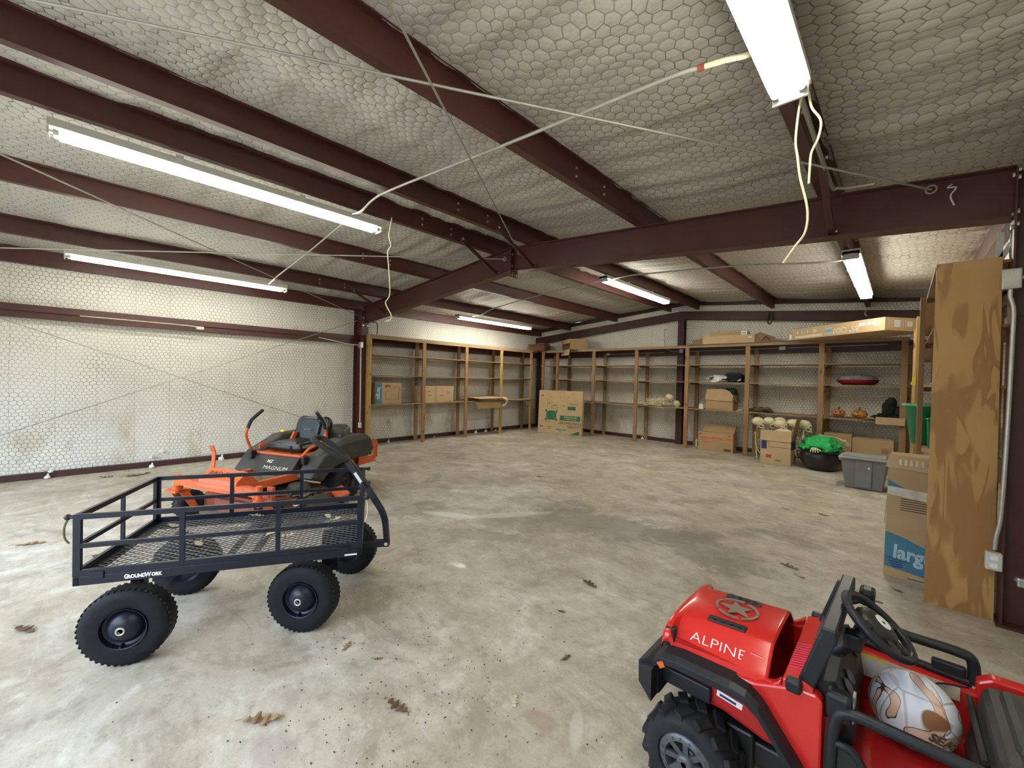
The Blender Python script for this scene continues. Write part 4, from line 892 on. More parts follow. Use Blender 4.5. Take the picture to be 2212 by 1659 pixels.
text('lettering', 'large', .155, (.028, -.0035, .205), (1, 0, -.06), (0, 0, 1), 'pale_print', t, .78, .0006, 'CENTER', .005)
text('lettering', 'GRANDE', .034, (-.07, -.0035, .155), (1, 0, -.06), (0, 0, 1), 'navy_print', t, 1, .0006)
for i in range(3): decal(t, 'printed_mark', -.115 + .01 * i, -.03, .128 - .018 * i, .135 - .018 * i, -.0015, 'navy_print')
for i in range(6): decal(t, 'printed_mark', -.055, .16, .555 + .018 * i, .562 + .018 * i, -.0002, 'ink')
decal(t, 'printed_mark', -.07, .16, .665, .674, -.0022, 'ink'); decal(t, 'printed_mark', .0, .16, .015, .022, -.0002, 'navy_print')
for i in range(5): decal(t, 'printed_mark', -.07 + .032 * i, -.055 + .032 * i, .92, .965, -.012, 'tan_print')
b = MB(); b.prism([(-.135, 0, .675), (.16, -.004, .64), (.16, -.004, .72), (-.133, 0, .74)], (0, 0, 0), (0, -.003, 0)); b.prism([(.125, -.004, .72), (.155, -.004, .72), (.155, -.004, .87), (.13, -.006, .86)], (0, 0, 0), (0, -.003, 0)); b.build('packing_tape', 'tape', t)
b = MB(); b.prism([(-.146, .02, .42), (-.137, .03, .62), (-.137, .05, .62), (-.146, .06, .44)], (0, 0, 0), (-.003, 0, 0)); b.build('torn_edge', 'card_dark', t)
t = thing('plastic_planter', 'green tapered plastic planter with a pale rim hanging over the right wall shelf edge', 'planter', (.17, 6.22, .942)); b = MB(); b.lathe([(.01, .004), (.075, .0), (.085, .01), (.135, .40), (.14, .42), (.125, .42), (.07, .03), (.01, .02)], (0, 0, 0), (0, 0, 1), 28); b.build('cone', 'green_plastic', t); b = MB(); b.lathe([(.135, .405), (.158, .41), (.158, .428), (.125, .43)], (0, 0, 0), (0, 0, 1), 28); b.build('rim', 'green_rim', t)
t = thing('plastic_bin', 'dark green plastic bin on the right wall shelf behind the post', 'bin', (.30, 5.95, .941)); b = MB(); b.box((0, 0, .14), (.20, .26, .28), None, .9, .01); b.build('bin', 'green_plastic', t); b = MB(); b.box((0, 0, .285), (.215, .275, .02), None, 1, .006); b.build('rim', 'green_plastic', t)
t = thing('pennant', 'small bright yellow pennant taped to the pale right shelf post', 'flag', (.11, 6.74, 1.58)); b = MB(); b.prism([(-.035, 0, 0), (.012, 0, -.01), (.012, 0, .13)], (0, 0, 0), (0, -.004, 0)); b.build('pennant', 'yellow', t)
t = thing('leaning_board', 'rusty brown board standing on the upper right wall shelf', 'board', (.22, 5.25, 1.571)); b = MB(); b.prism([(-.03, 0, .0), (.10, 0, 0), (.10, 0, .38), (-.03, 0, .36)], (0, 0, 0), (0, .02, 0)); b.build('board', 'rust', t); b = MB(); b.prism([(-.035, -.01, -.0), (.06, -.01, .02), (.06, -.01, .045), (-.035, -.01, .02)], (0, 0, 0), (0, .01, 0)); b.build('white_strip', 'white', t)
t = thing('folded_paper', 'pale stacked folders edge on at the upper right wall shelf', 'folders', (.22, 4.95, 1.981)); b = MB(); b.prism([(-.05, 0, 0), (.02, 0, 0), (.10, 0, .12), (.06, 0, .14)], (0, 0, 0), (0, .25, 0)); b.build('folder', 'card', t); b = MB(); b.prism([(-.052, -.004, .02), (-.02, -.004, .0), (.06, -.004, .14), (.05, -.004, .15)], (0, 0, 0), (0, .01, 0)); b.build('paper_edge', 'white_print', t)
t = thing('cardboard_box', 'small pale carton with rounded edge on the floor behind the tall carton', 'cardboard box', (.26, 5.15, 0)); b = MB(); b.box((0, 0, .42), (.20, .3, .84), None, 1, .02); b.build('carton', 'tan_print', t); b = MB(); b.lim(-.1, .1, -.151, -.15, .60, .62); b.build('seam', 'ink', t)
# ------------------------------------------------------------------ garden cart
ct = thing('garden_cart', 'blue-black steel mesh garden cart with four fat tyres standing on the concrete', 'garden cart', (-3.04, .78, 0), math.radians(62.1))
CL, CW = .6825, .4175
b = MB()
for s in (-1, 1): b.lim(-CL, CL, s * CW - (.03 if s > 0 else 0), s * CW + (.03 if s < 0 else 0), .45, .497, .003); b.lim(s * CL - (.03 if s > 0 else 0), s * CL + (.03 if s < 0 else 0), -CW, CW, .45, .497, .003)
for x in (-.05, .08): b.lim(x - .015, x + .015, -CW + .03, CW - .03, .455, .480)
b.build('bed_frame', 'cart', ct)
b = MB()                                                   # expanded steel deck: real diamonds
nx, ny = 46, 38; x0, x1, y0, y1 = -CL + .03, CL - .03, -CW + .03, CW - .03; dy = (y1 - y0) / ny; dx = (x1 - x0) / nx; wv = .0017
for j in range(ny + 1):
    top = []
    for i in range(nx + 1): top.append(V((x0 + i * dx, y0 + j * dy + (dy * .47 if (i + j) % 2 else -dy * .47) * (0 if j in (0, ny) else 1), .496 + (.0015 if i % 2 else 0))))
    vs = []; fs = []
    for q in top: vs += [q + V((0, -wv, 0)), q + V((0, wv, 0)), q + V((0, wv, -.004)), q + V((0, -wv, -.004))]
    for i in range(nx):
        o = i * 4
        for k in range(4): fs.append((o + k, o + (k + 1) % 4, o + 4 + (k + 1) % 4, o + 4 + k))
    b.add(vs, fs)
b.build('deck_mesh', 'mesh', ct)
def panel(name, a, c, inner, post_w=.022, endw=.03):
    a = V(a); c = V(c); b = MB(); r = (c - a).normalized()
    for z0, z1 in ((.498, .528), (.640, .662), (.786, .812)):
        b.bar(a + V((0, 0, (z0 + z1) / 2)), c + V((0, 0, (z0 + z1) / 2)), .018, z1 - z0)
    L = (c - a).length
    for k, wd in [(0, endw), (1, endw)] + [(q, post_w) for q in inner]:
        q = a + (c - a) * k + r * (wd / 2 if k == 0 else -wd / 2 if k == 1 else 0)
        b.bar(q + V((0, 0, .498)), q + V((0, 0, .812)), .019, wd, tuple(r))
    return b.build(name, 'cart', ct)
panel('side_panel', (-CL, -CW + .010, 0), (CL, -CW + .010, 0), (.333, .667)); panel('side_panel', (-CL, CW - .010, 0), (CL, CW - .010, 0), (.333, .667))
panel('end_panel', (-CL + .010, -CW + .02, 0), (-CL + .010, CW - .02, 0), (.5,), .012, .022); panel('end_panel', (CL - .010, -CW + .02, 0), (CL - .010, CW - .02, 0), (.5,), .012, .022)
for x in (-.585, .58): b = MB(); b.lim(x - .03, x + .03, -CW - .006, -CW, .478, .515, .002); b.build('panel_bracket', 'cart', ct)
for x, y in ((-CL - .012, -CW + .01), (CL + .012, -CW + .01), (CL + .012, CW - .01)):
    b = MB(); b.tube([(x - .012, y, .80), (x + .012, y, .80)], .010, 8); b.ball((x + (.012 if x > 0 else -.012), y, .80), .015, 10, 8); b.build('latch_pin', 'black', ct)
b = MB(); b.tube(smooth_path([(-CL - .024, -CW + .01, .79), (-CL - .032, -CW + .0, .75), (-CL - .03, -CW, .70), (-CL - .012, -CW + .0, .67)], 5), .0045, 6); b.build('latch_cord', 'stem', ct)
b = MB(); b.tube(smooth_path([(CL + .022, -CW + .01, .79), (CL + .028, -CW + .0, .72), (CL + .018, -CW, .66)], 5), .0025, 5); b.build('latch_cord', 'rope', ct)
for w_, x_, s_ in (('G', -.4635, .031), ('ROUND', -.420, .025), ('W', -.3725, .031), ('ORK', -.335, .025)): text('lettering', w_, s_, (x_, -CW - .002, .474 if s_ > .03 else .4725), (1, 0, 0), (0, 0, 1), 'white_print', ct, .84 if s_ < .03 else .8, .0006, 'CENTER', .0014)
decal(ct, 'sticker', .585, .655, .458, .468, -CW - .001, 'white_print')
def cart_wheel(T, c, ax):
    a = V(ax).normalized(); c = V(c); R_, w_, r_ = .202, .118, .100
    t = tyre(T, 'wheel', c, a, R_, w_, r_, 'rubber', 44, .0042, .30)
    b = MB(); b.lathe([(.105, .062), (.100, .060), (.096, .035), (.085, .030), (.078, .040), (.060, .062), (.040, .074), (.022, .078), (.01, .078)], c, a, 32); b.lathe([(.105, -.062), (.09, -.04), (.02, -.05)], c, a, 24); b.build('wheel_rim', 'cart', t)
    b = MB(); b.torus(c + a * .080, a, .017, .005, 20, 8); b.build('bearing', 'galv', t)
    d, sd, u = axes(a); b = MB(); b.tube([c + a * .035 - u * .088 + sd * .01, c + a * .062 - u * .093 + sd * .01], .006, 8); b.build('valve_stem', 'black', t)
for s in (-1, 1): cart_wheel(ct, (-.475, s * .365, .203), (0, s, 0))
ka = math.radians(-18); fa = V((.47, .03, .203)); fx = V((math.cos(ka), math.sin(ka), 0)); fy = V((-math.sin(ka), math.cos(ka), 0))
for s in (-1, 1): cart_wheel(ct, fa + fy * (s * .365), fy * s)
b = MB(); b.tube([(-.475, -.33, .203), (-.475, .33, .203)], .012, 8); b.lim(-.515, -.435, -.28, .28, .203, .24); b.box((-.475, -.26, .34), (.06, .05, .24)); b.box((-.475, .26, .34), (.06, .05, .24)); b.build('rear_axle', 'cart', ct)
b = MB(); b.tube([fa - fy * .33, fa + fy * .33], .012, 8); b.bar(fa - fy * .29 + V((0, 0, .03)), fa + fy * .29 + V((0, 0, .03)), .07, .05); b.box((.47, .03, .33), (.10, .10, .25)); b.bar((.47, .03, .34), fa + fx * .36 + V((0, 0, .175)), .035, .03); b.build('front_axle', 'cart', ct)
hp = lambda k, z: fa + fx * k + V((0, 0, z - .203))
hd = MB(); hd.bar(hp(.30, .378), hp(.405, .385), .045, .045, (0, 0, 1), .006); hd.tube([hp(.39, .385), hp(.37, .56)], .019, 8); P_ = [hp(.388, .40), hp(.375, .53), hp(.362, .575), hp(.345, .615), hp(.162, .893)]
for p, q in zip(P_, P_[1:]): hd.bar(p, q + (q - p) * .08, .030, .036, tuple(fx))
o = hd.build('handle', 'cart', ct)
b = MB(); b.bar(hp(.225, .79), hp(.115, .945), .042, .048, tuple(fx), .006); b.build('handle_sleeve', 'dark_gray', o)
decal_ = MB(); decal_.bar(hp(.215, .79) - fy * .023 + V((0, 0, .01)), hp(.165, .862) - fy * .023 + V((0, 0, .01)), .001, .020, tuple(fx)); decal_.build('sticker', 'white_print', o)
b = MB(); g = []
for k, z, yy in ((.115, .945, 0), (.075, .975, -.035), (-.02, 1.045, -.06), (-.10, 1.095, -.06), (-.125, 1.10, 0), (-.10, 1.095, .06), (-.02, 1.045, .06), (.075, .975, .035), (.115, .945, 0)): g.append(hp(k, z) + fy * yy)
b.tube(smooth_path(g, 5), .019, 8); b.build('handle_grip', 'foam_grip', o)
b = MB(); b.bar(hp(.225, .785) - fy * .03, hp(.225, .785) + fy * .05, .055, .03, (0, 0, 1), .006); b.build('handle_clamp', 'black', o)
b = MB(); b.lathe([(0, .006), (.012, .005), (.012, 0)], hp(.39, .385) - fy * .026, -fy, 8, False); b.build('pivot_bolt', 'bolt', ct)
# ------------------------------------------------------------------ zero-turn mower
mw_ = thing('riding_mower', 'orange and black zero-turn riding mower parked behind the garden cart', 'lawn mower', (-5.40, 2.04, 0), math.radians(-66))
def mwheel(T, c, s, R_, w_, r_, mat, lug, rimmat):
    a = V((0, s, 0)); c = V(c); t = tyre(T, 'wheel', c, a, R_, w_, r_, mat, lug, .008)
    b = MB(); b.lathe([(r_ + .004, w_ * .42), (r_ * .93, w_ * .38), (r_ * .86, w_ * .2), (r_ * .5, w_ * .16), (r_ * .3, w_ * .26), (.01, w_ * .26)], c, a, 24)
    for k in range(5):
        q = 2 * PI * k / 5; b.lathe([(0, .008), (.009, .006), (.009, 0)], c + a * (w_ * .17) + V((math.cos(q) * r_ * .4, 0, math.sin(q) * r_ * .4)), a, 6, False)
    b.lathe([(r_ + .004, -w_ * .42), (r_ * .6, -w_ * .2), (.01, -w_ * .2)], c, a, 20); b.build('wheel_rim', rimmat, t)
for s in (-1, 1): mwheel(mw_, (0, s * .47, .245), s, .245, .24, .12, 'rubber_dusty', 18, 'black')
for s in (-1, 1):
    fk = MB(); cx, cy_ = 1.12, s * .575
    fk.tube([(1.2, cy_, .34), (1.2, cy_, .47)], .032, 12); fk.tube([(1.2, cy_, .31), (1.2, cy_, .35)], .05, 12)
    fk.lim(1.12, 1.27, cy_ - .085, cy_ + .085, .295, .318); 
    for k in (-1, 1): fk.prism([(1.24, cy_ + k * .085, .318), (1.15, cy_ + k * .085, .318), (1.05, cy_ + k * .085, .12), (1.12, cy_ + k * .085, .12)], (0, 0, 0), (0, -k * .014, 0))
    o = fk.build('caster_fork', 'orange', mw_)
    mwheel(o, (1.085, cy_, .14), s, .14, .12, .06, 'rubber_dusty', 24, 'black')
b = MB(); bp = smooth_path([(1.2, -.56, .40), (1.205, -.40, .415), (1.20, -.2, .40), (1.20, .2, .40), (1.205, .40, .415), (1.2, .56, .40)], 4)
for p, q in zip(bp, bp[1:]): b.bar(p, q + (q - p) * .05, .062, .075)
b.build('front_beam', 'orange', mw_)
b = MB()
for s in (-1, 1): b.bar((1.19, s * .24, .39), (.30, s * .34, .40), .055, .075); b.bar((.30, s * .34, .40), (-.45, s * .34, .42), .055, .08)
b.bar((.28, -.36, .40), (.28, .36, .40), .05, .06); b.bar((-.42, -.36, .40), (-.42, .36, .40), .05, .08); b.build('frame_rail', 'orange', mw_)
b = MB(); b.prism([(.98, -.22, .43), (1.10, -.22, .56), (1.215, -.22, .48), (1.24, -.22, .40), (1.0, -.22, .38)], (0, 0, 0), (0, .52, 0)); o = b.build('foot_rest', 'orange', mw_)
text('lettering', 'BAD BOY', .085, (1.163, .04, .522), (0, 1, 0), (-.115, 0, .08), 'orange_dark', o, 1.1, .0015)
b = MB(); b.lim(.52, 1.02, -.27, .27, .375, .392); b.build('floor_pan', 'grime', mw_)
b = MB(); b.bar((.92, -.47, .34), (.90, -.47, .66), .05, .012, (1, 0, 0)); b.bar((.90, -.47, .66), (.93, -.47, .74), .06, .012, (1, 0, 0)); b.bar((.80, -.45, .36), (.94, -.47, .36), .03, .03); b.build('lift_pedal', 'orange', mw_)
# deck
b = MB(); P_ = [(.98, -.50), (1.04, -.25), (1.05, .25), (.98, .50), (.80, .66), (.30, .66), (.20, .45), (.20, -.45), (.30, -.66), (.80, -.66)]
b.prism([(x, y, .09) for x, y in P_], (0, 0, 0), (0, 0, .13)); b.prism([(x * .9 + .06, y * .85, .22) for x, y in P_], (0, 0, 0), (0, 0, .03)); dk = b.build('mower_deck', 'orange_dark', mw_)
b = MB(); b.blob((.6, .42, .24), (.22, .20, .04), 3, .6, 4); b.blob((.62, -.4, .24), (.22, .18, .04), 4, .6, 4); b.blob((.55, 0, .25), (.2, .2, .03), 6, .6, 4); b.build('grass_clippings', 'grime', dk)
b = MB(); b.lathe([(.0, .10), (.10, .10), (.12, .06), (.12, 0)], (.62, .45, .25), (0, 0, 1), 20); b.build('pulley_cover', 'black_dusty', dk); b = MB(); b.lathe([(.0, .10), (.10, .10), (.12, .06), (.12, 0)], (.62, -.45, .25), (0, 0, 1), 20); b.build('pulley_cover', 'black_dusty', dk)
b = MB(); b.lim(1.02, 1.05, .50, .57, .16, .42); b.bar((1.035, .30, .30), (1.035, .53, .34), .04, .06); b.build('deck_bracket', 'orange', mw_)
b = MB(); b.prism([(.78, .66, .235), (.50, .68, .235), (.44, .90, .10), (.82, .90, .10)], (0, 0, 0), (0, 0, .012)); b.build('discharge_chute', 'black_dusty', mw_)
b = MB(); b.prism([(.36, .64, .22), (.18, .62, .22), (.18, .74, .14), (.38, .76, .14)], (0, 0, 0), (0, .02, .03)); b.build('deck_guard', 'orange', mw_)
b = MB(); b.prism([(.90, .60, .236), (.80, .62, .236), (.80, .72, .215), (.92, .72, .215)], (0, 0, 0), (0, 0, .003)); b.build('warning_label', 'tan_print', mw_)
# body
b = MB(); b.prism([(.62, -.40, .33), (.60, -.40, .42), (.44, -.40, .60), (.38, -.40, .60), (.38, -.40, .33)], (0, 0, 0), (0, .68, 0)); fp = b.build('front_panel', 'black_dusty', mw_)
nrm = V((.18, 0, .16)).normalized()
text('lettering', 'MZ', .055, V((.512, -.10, .522)) + nrm * .004, (0, 1, 0), (-.16, 0, .18), 'white_print', fp, 1.1, .0006, 'CENTER', .001); text('lettering', 'MAGNUM', .066, V((.556, .03, .458)) + nrm * .010, (0, 1, 0), (-.16, 0, .18), 'tan_print', fp, 1.25, .0006)
b = MB(); b.lim(-.15, .46, -.42, .40, .585, .61, .006); b.lim(-.18, -.15, -.45, .42, .45, .68, .006); b.lim(-.15, .40, -.43, -.41, .6, .69, .004); b.build('seat_platform', 'orange', mw_)
for s in (-1, 1):
    b = MB()
    b.prism([(.60, s * .36, .40), (.42, s * .36, .62), (.12, s * .36, .745), (-.38, s * .36, .76), (-.46, s * .36, .58), (-.34, s * .36, .50), (.0, s * .36, .515), (.30, s * .36, .44), (.42, s * .36, .33)], (0, 0, 0), (0, s * .235, 0))
    b.prism([(.30, s * .37, .68), (.10, s * .37, .775), (-.34, s * .37, .79), (-.42, s * .37, .72)], (0, 0, 0), (0, s * .20, 0))
    o = b.build('side_fender', 'black_dusty', mw_)
    bm = o.modifiers.new('round', 'BEVEL'); bm.width = .03; bm.segments = 2; bm.limit_method = 'ANGLE'
    b = MB(); b.lathe([(.032, 0), (.032, .02), (.028, .025), (.01, .025)], (.02, s * .47, .79), (0, 0, 1), 16); b.build('fuel_cap', 'yellow' if s < 0 else 'black', o)
    LV_ = [(.458, .557), (.494, .623), (.552, .753), (.57, .837), (.548, .900)] if s < 0 else [(.563, .628), (.451, .705), (.33, .735), (.235, .79), (.211, .842), (.226, .90)]
    GV_ = [(.550, .895), (.525, .945), (.493, .995), (.367, 1.087)] if s < 0 else [(.226, .90), (.245, .96), (.28, 1.012), (.353, 1.097)]
    b = MB(); b.tube(smooth_path([(x, s * .42, z) for x, z in LV_], 5), .016, 10); o = b.build('control_lever', 'orange', mw_)
    b = MB(); b.tube(smooth_path([(x, s * .42, z) for x, z in GV_], 5), .020, 10); b.ball((GV_[-1][0], s * .42, GV_[-1][1]), .021, 10, 8); b.build('lever_grip', 'foam_grip', o)
    b = MB(); b.box((.50, s * .40, .58), (.07, .05, .10), None, 1, .01); b.build('lever_base', 'black', o)
# seat
b = MB(); b.box((.16, -.05, .665), (.46, .52, .10), None, 1, .045); b.box((.18, -.05, .70), (.36, .36, .07), None, 1, .03); b.build('seat', 'black_vinyl', mw_)
R_ = Matrix.Rotation(math.radians(-14), 3, 'Y')
def pad(w, h0, h1, r, d0, d1):
    p = [(-w * .84, h0), (w * .84, h0), (w, h0 + .10), (w, h1 - r)] + [(w - r + r * math.cos(a), h1 - r + r * math.sin(a)) for a in (.4, .8, 1.2)] + [(-w + r - r * math.cos(a), h1 - r + r * math.sin(a)) for a in (1.2, .8, .4)] + [(-w, h1 - r), (-w, h0 + .10)]
    return [R_ @ V((d0, q[0], q[1])) + V((-.10, -.08, .83)) for q in p], R_ @ V((d1 - d0, 0, 0))
b = MB(); P_, dv = pad(.265, -.185, .185, .13, -.05, .05); b.prism(P_, (0, 0, 0), dv); P_, dv = pad(.16, -.15, .155, .09, .0, .082); b.prism(P_, (0, 0, 0), dv); o = b.build('backrest', 'black_vinyl', mw_); m = o.modifiers.new('round', 'BEVEL'); m.width = .028; m.segments = 3; m.limit_method = 'ANGLE'
b = MB(); b.torus(V((-.038, -.08, .905)), R_ @ V((1, 0, 0)), .042, .004, 20, 6)
b.build('seat_emblem', 'tote', o); text('lettering', 'BAD BOY', .026, V((-.006, -.08, .838)), (0, 1, 0), R_ @ V((0, 0, 1)), 'tote_lid', o, 1.1, .003)
b = MB(); b.bar((.08, .20, .63), (-.02, .20, .79), .06, .035, (0, 1, 0), .01); b.build('seat_bracket', 'orange', mw_)
b = MB(); b.bar((.08, -.30, .63), (-.02, -.30, .79), .06, .035, (0, 1, 0), .01); b.build('seat_bracket', 'orange', mw_)
b = MB(); b.tube([(.45, .16, .62), (.47, .16, .69)], .006, 8); b.ball((.47, .16, .70), .018, 10, 8); b.build('blade_switch', 'black', mw_)
# engine and rear guard
b = MB(); b.box((-.42, 0, .60), (.36, .44, .30), None, 1, .05); b.lathe([(.17, 0), (.17, .08), (.13, .12), (.01, .12)], (-.42, 0, .74), (0, 0, 1), 28); b.tube([(-.5, .18, .55), (-.62, .20, .5)], .035, 10); b.build('engine', 'engine', mw_)
b = MB()
for s in (-1, 1): b.prism([(-.34, s * .44, .36), (-.34, s * .44, .62), (-.68, s * .44, .66), (-.72, s * .44, .60), (-.68, s * .44, .40)], (0, 0, 0), (0, -s * .012, 0))
b.lim(-.72, -.70, -.44, .44, .42, .64); b.lim(-.70, -.34, -.44, .44, .36, .375); o = b.build('rear_guard', 'orange', mw_)
b = MB(); b.lathe([(0, .004), (.05, .004), (.05, 0)], (-.56, .44, .50), (0, 1, 0), 20, False); b.build('round_sticker', 'tan_print', o); b = MB(); b.lathe([(0, .003), (.032, .003), (.032, 0)], (-.56, .4445, .50), (0, 1, 0), 16, False); b.build('round_sticker', 'black', o)
# ------------------------------------------------------------------ ride-on toy truck (front toward -x)
J = V((0, 1.84, 0)); jt = thing('ride_on_truck', 'red ride-on toy truck with black fenders and a star on its bonnet', 'toy car', J)
def jb(b, name, mat, par=None): return b.build(name, mat, par or jt, J)
N_, FAR = 1.585, 2.095                               # near and far body sides
def toy_wheel(c, s):
    a = V((0, s, 0)); c = V(c); Rt, wt, rt = .163, .160, .094
    t = tyre(jt, 'wheel', c - J, a, Rt - .004, wt, rt, 'rubber_dusty', 15, .012, .40); cc = c - J
    d, sd, u = axes(a); b = MB(); b.lathe([(rt + .004, .062), (rt - .004, .074), (rt - .022, .076), (rt - .026, .060), (rt - .032, .03), (.02, .028)], cc, a, 36)
    for k in range(8):
        q = 2 * PI * k / 8; e = sd * math.cos(q) + u * math.sin(q); b.bar(cc + e * .018 + a * .056, cc + e * (rt - .022) + a * .066, .018, .014, tuple(a))
    for k in range(16):
        q = 2 * PI * (k + .5) / 16; e = sd * math.cos(q) + u * math.sin(q); b.lathe([(0, .004), (.005, .003), (.005, 0)], cc + e * (rt - .012) + a * .075, a, 6, False)
    b.lathe([(.03, .05), (.03, .075), (.022, .082), (.01, .082)], cc, a, 16); b.build('wheel_rim', 'rim', t)
for x in (-.535, .42):
    toy_wheel((x, 1.59, .163), -1); toy_wheel((x, 2.11, .163), 1)
b = MB(); b.lim(-.60, .60, 1.68, 2.0, .17, .26, .01); b.tube([(-.535, 1.66, .17), (-.535, 2.04, .17)], .015, 8); b.tube([(.42, 1.66, .17), (.42, 2.04, .17)], .015, 8); b.box((-.40, 1.70, .22), (.10, .08, .14), None, 1, .01); b.build('chassis', 'black', jt, J)
# tub: sides, floor, firewall, rear
def side(y, t, name):
    b = MB(); near = y < 1.84
    b.prism([(-.62, y, .49), (-.62, y, .512), (-.34, y, .528), (-.215, y, .575), (-.165, y, .578), (-.150, y, .562), (-.150, y, .20), (-.185, y, .20), (-.30, y, .47)], (0, 0, 0), (0, t, 0))
    if near: b.prism([(-.150, y, .20), (.215, y, .20), (.215, y, .33), (-.150, y, .33)], (0, 0, 0), (0, t, 0))
    else: b.prism([(-.150, y, .20), (.215, y, .20), (.215, y, .53), (-.150, y, .55)], (0, 0, 0), (0, t, 0))
    b.prism([(.205, y, .20), (.27, y, .20), (.30, y, .36), (.54, y, .36), (.58, y, .24), (.63, y, .24), (.645, y, .56), (.62, y, .60), (.24, y, .60), (.205, y, .575)], (0, 0, 0), (0, t, 0))
    o = jb(b, name, 'red'); m = o.modifiers.new('round', 'BEVEL'); m.width = .008; m.segments = 2; m.limit_method = 'ANGLE'; return o
side(N_, .045, 'body_side'); side(FAR, -.045, 'body_side')
b = MB(); b.lim(-.18, .62, N_ + .04, FAR - .04, .255, .285); b.lim(.61, .64, N_ + .04, FAR - .04, .25, .59, .006); b.lim(.30, .62, N_ + .04, FAR - .04, .50, .53); b.lim(-.155, -.13, N_ + .04, FAR - .04, .26, .50); jb(b, 'cabin_tub', 'red_deep')
b = MB(); b.lim(-.12, .20, N_ + .045, FAR - .045, .285, .372, .01); jb(b, 'seat_base', 'red_deep')
# bonnet: lofted shell with a raised centre, gap behind it
def loft(secs, name, mat, cap=True):
    b = MB(); n = len(secs[0]); vs = [p for s in secs for p in s]; fs = []
    for i in range(len(secs) - 1):
        for k in range(n - 1): fs.append((i * n + k, i * n + k + 1, (i + 1) * n + k + 1, (i + 1) * n + k))
    b.add(vs, fs, True); o = jb(b, name, mat); m = o.modifiers.new('thick', 'SOLIDIFY'); m.thickness = .007; m.offset = -1; return o
def hood_sec(x, k, z):
    """cross-section of the bonnet at x; k shrinks it, z is the crown height"""
    c = 1.845; A_ = [(-.252, -.075), (-.250, -.058), (-.240, -.038), (-.222, -.024), (-.19, -.011), (-.13, -.003), (0, 0)]; B_ = [(-.245, -.105), (-.242, -.097), (-.215, -.072), (-.172, -.032), (-.146, -.010), (-.125, -.003), (0, 0)]
    e = [(p[0] * (1 - k) + q[0] * k, z + p[1] * (1 - k) + q[1] * k) for p, q in zip(A_, B_)]
    e += [(-p, q) for p, q in e[:-1][::-1]]
    return [(x, c + p + (.02 * min(1, p / .12) if p > 0 else 0), q) for p, q in e]
bon = loft([hood_sec(-.664, 0, .572), hood_sec(-.661, 0, .590), hood_sec(-.652, .0, .600), hood_sec(-.634, .03, .605), hood_sec(-.622, .96, .607), hood_sec(-.60, 1, .609), hood_sec(-.48, 1, .618), hood_sec(-.40, 1, .622), hood_sec(-.315, 1.0, .627), hood_sec(-.303, 1.0, .625)], 'bonnet', 'red')
b = MB(); b.prism([(-.648, 1.64, .47), (-.648, 2.05, .47), (-.648, 2.04, .58), (-.648, 1.65, .58)], (0, 0, 0), (.012, 0, 0)); jb(b, 'grille', 'black')
b = MB()
for i in range(7): b.lim(-.653, -.646, 1.70 + .042 * i, 1.715 + .042 * i, .49, .57)
jb(b, 'grille_slot', 'dark_gray')
b = MB(); b.lim(-.655, -.62, 1.612, 1.645, .44, .575, .004); b.lim(-.655, -.62, 2.045, 2.078, .44, .575, .004); jb(b, 'corner_post', 'dark_gray')
for y in (1.728, 1.962):
    b = MB(); b.X = Matrix.Translation((-.465, y, .615)) @ Matrix.Rotation(.10 * (1 if y < 1.84 else -1), 4, 'X') @ Matrix.Rotation(-.05, 4, 'Y'); b.box((0, 0, .002), (.135, .036, .010), None, 1, .004); o = jb(b, 'bonnet_vent', 'black')
    b = MB(); b.X = Matrix.Translation((-.465, y, .615)) @ Matrix.Rotation(-.05, 4, 'Y')
    for i in range(4): b.box((-.045 + .03 * i, 0, .008), (.014, .024, .004), Matrix.Rotation(.5, 3, 'Z'), 1, .001)
    b.build('vent_slat', 'dark_gray', o, J)
# star in a broken ring
zc = .6235; sx_, sy_ = -.462, 1.85; b = MB(); st = []
for i in range(10):
    r_ = .062 if i % 2 == 0 else .026; a = PI + 2 * PI * i / 10; st.append((sx_ + r_ * math.cos(a), sy_ + r_ * math.sin(a), zc + .0035))
b.prism(st, (0, 0, -.004), (0, 0, .0015))
for i in range(40):
    if i % 8 == 0: continue
    a0, a1 = 2 * PI * i / 40, 2 * PI * (i + 1) / 40; q = [(sx_ + r_ * math.cos(a), sy_ + r_ * math.sin(a), zc + .0035) for r_, a in ((.068, a0), (.078, a0), (.078, a1), (.068, a1))]
    b.prism(q, (0, 0, -.004), (0, 0, .0015))
b.build('star_emblem', 'brown_gray', bon, J)
text('lettering', 'ALPINE', .050, V((-.474, 1.6475, .5615)) - J, (1, 0, .04), (0, .78, .73), 'white', bon, 1.22, .0015, 'CENTER', -.0008)
for y in (1.665, 2.025): b = MB(); b.box((-.345, y, .578), (.050, .014, .012), None, 1, .004); b.build('bonnet_latch', 'red', bon, J)
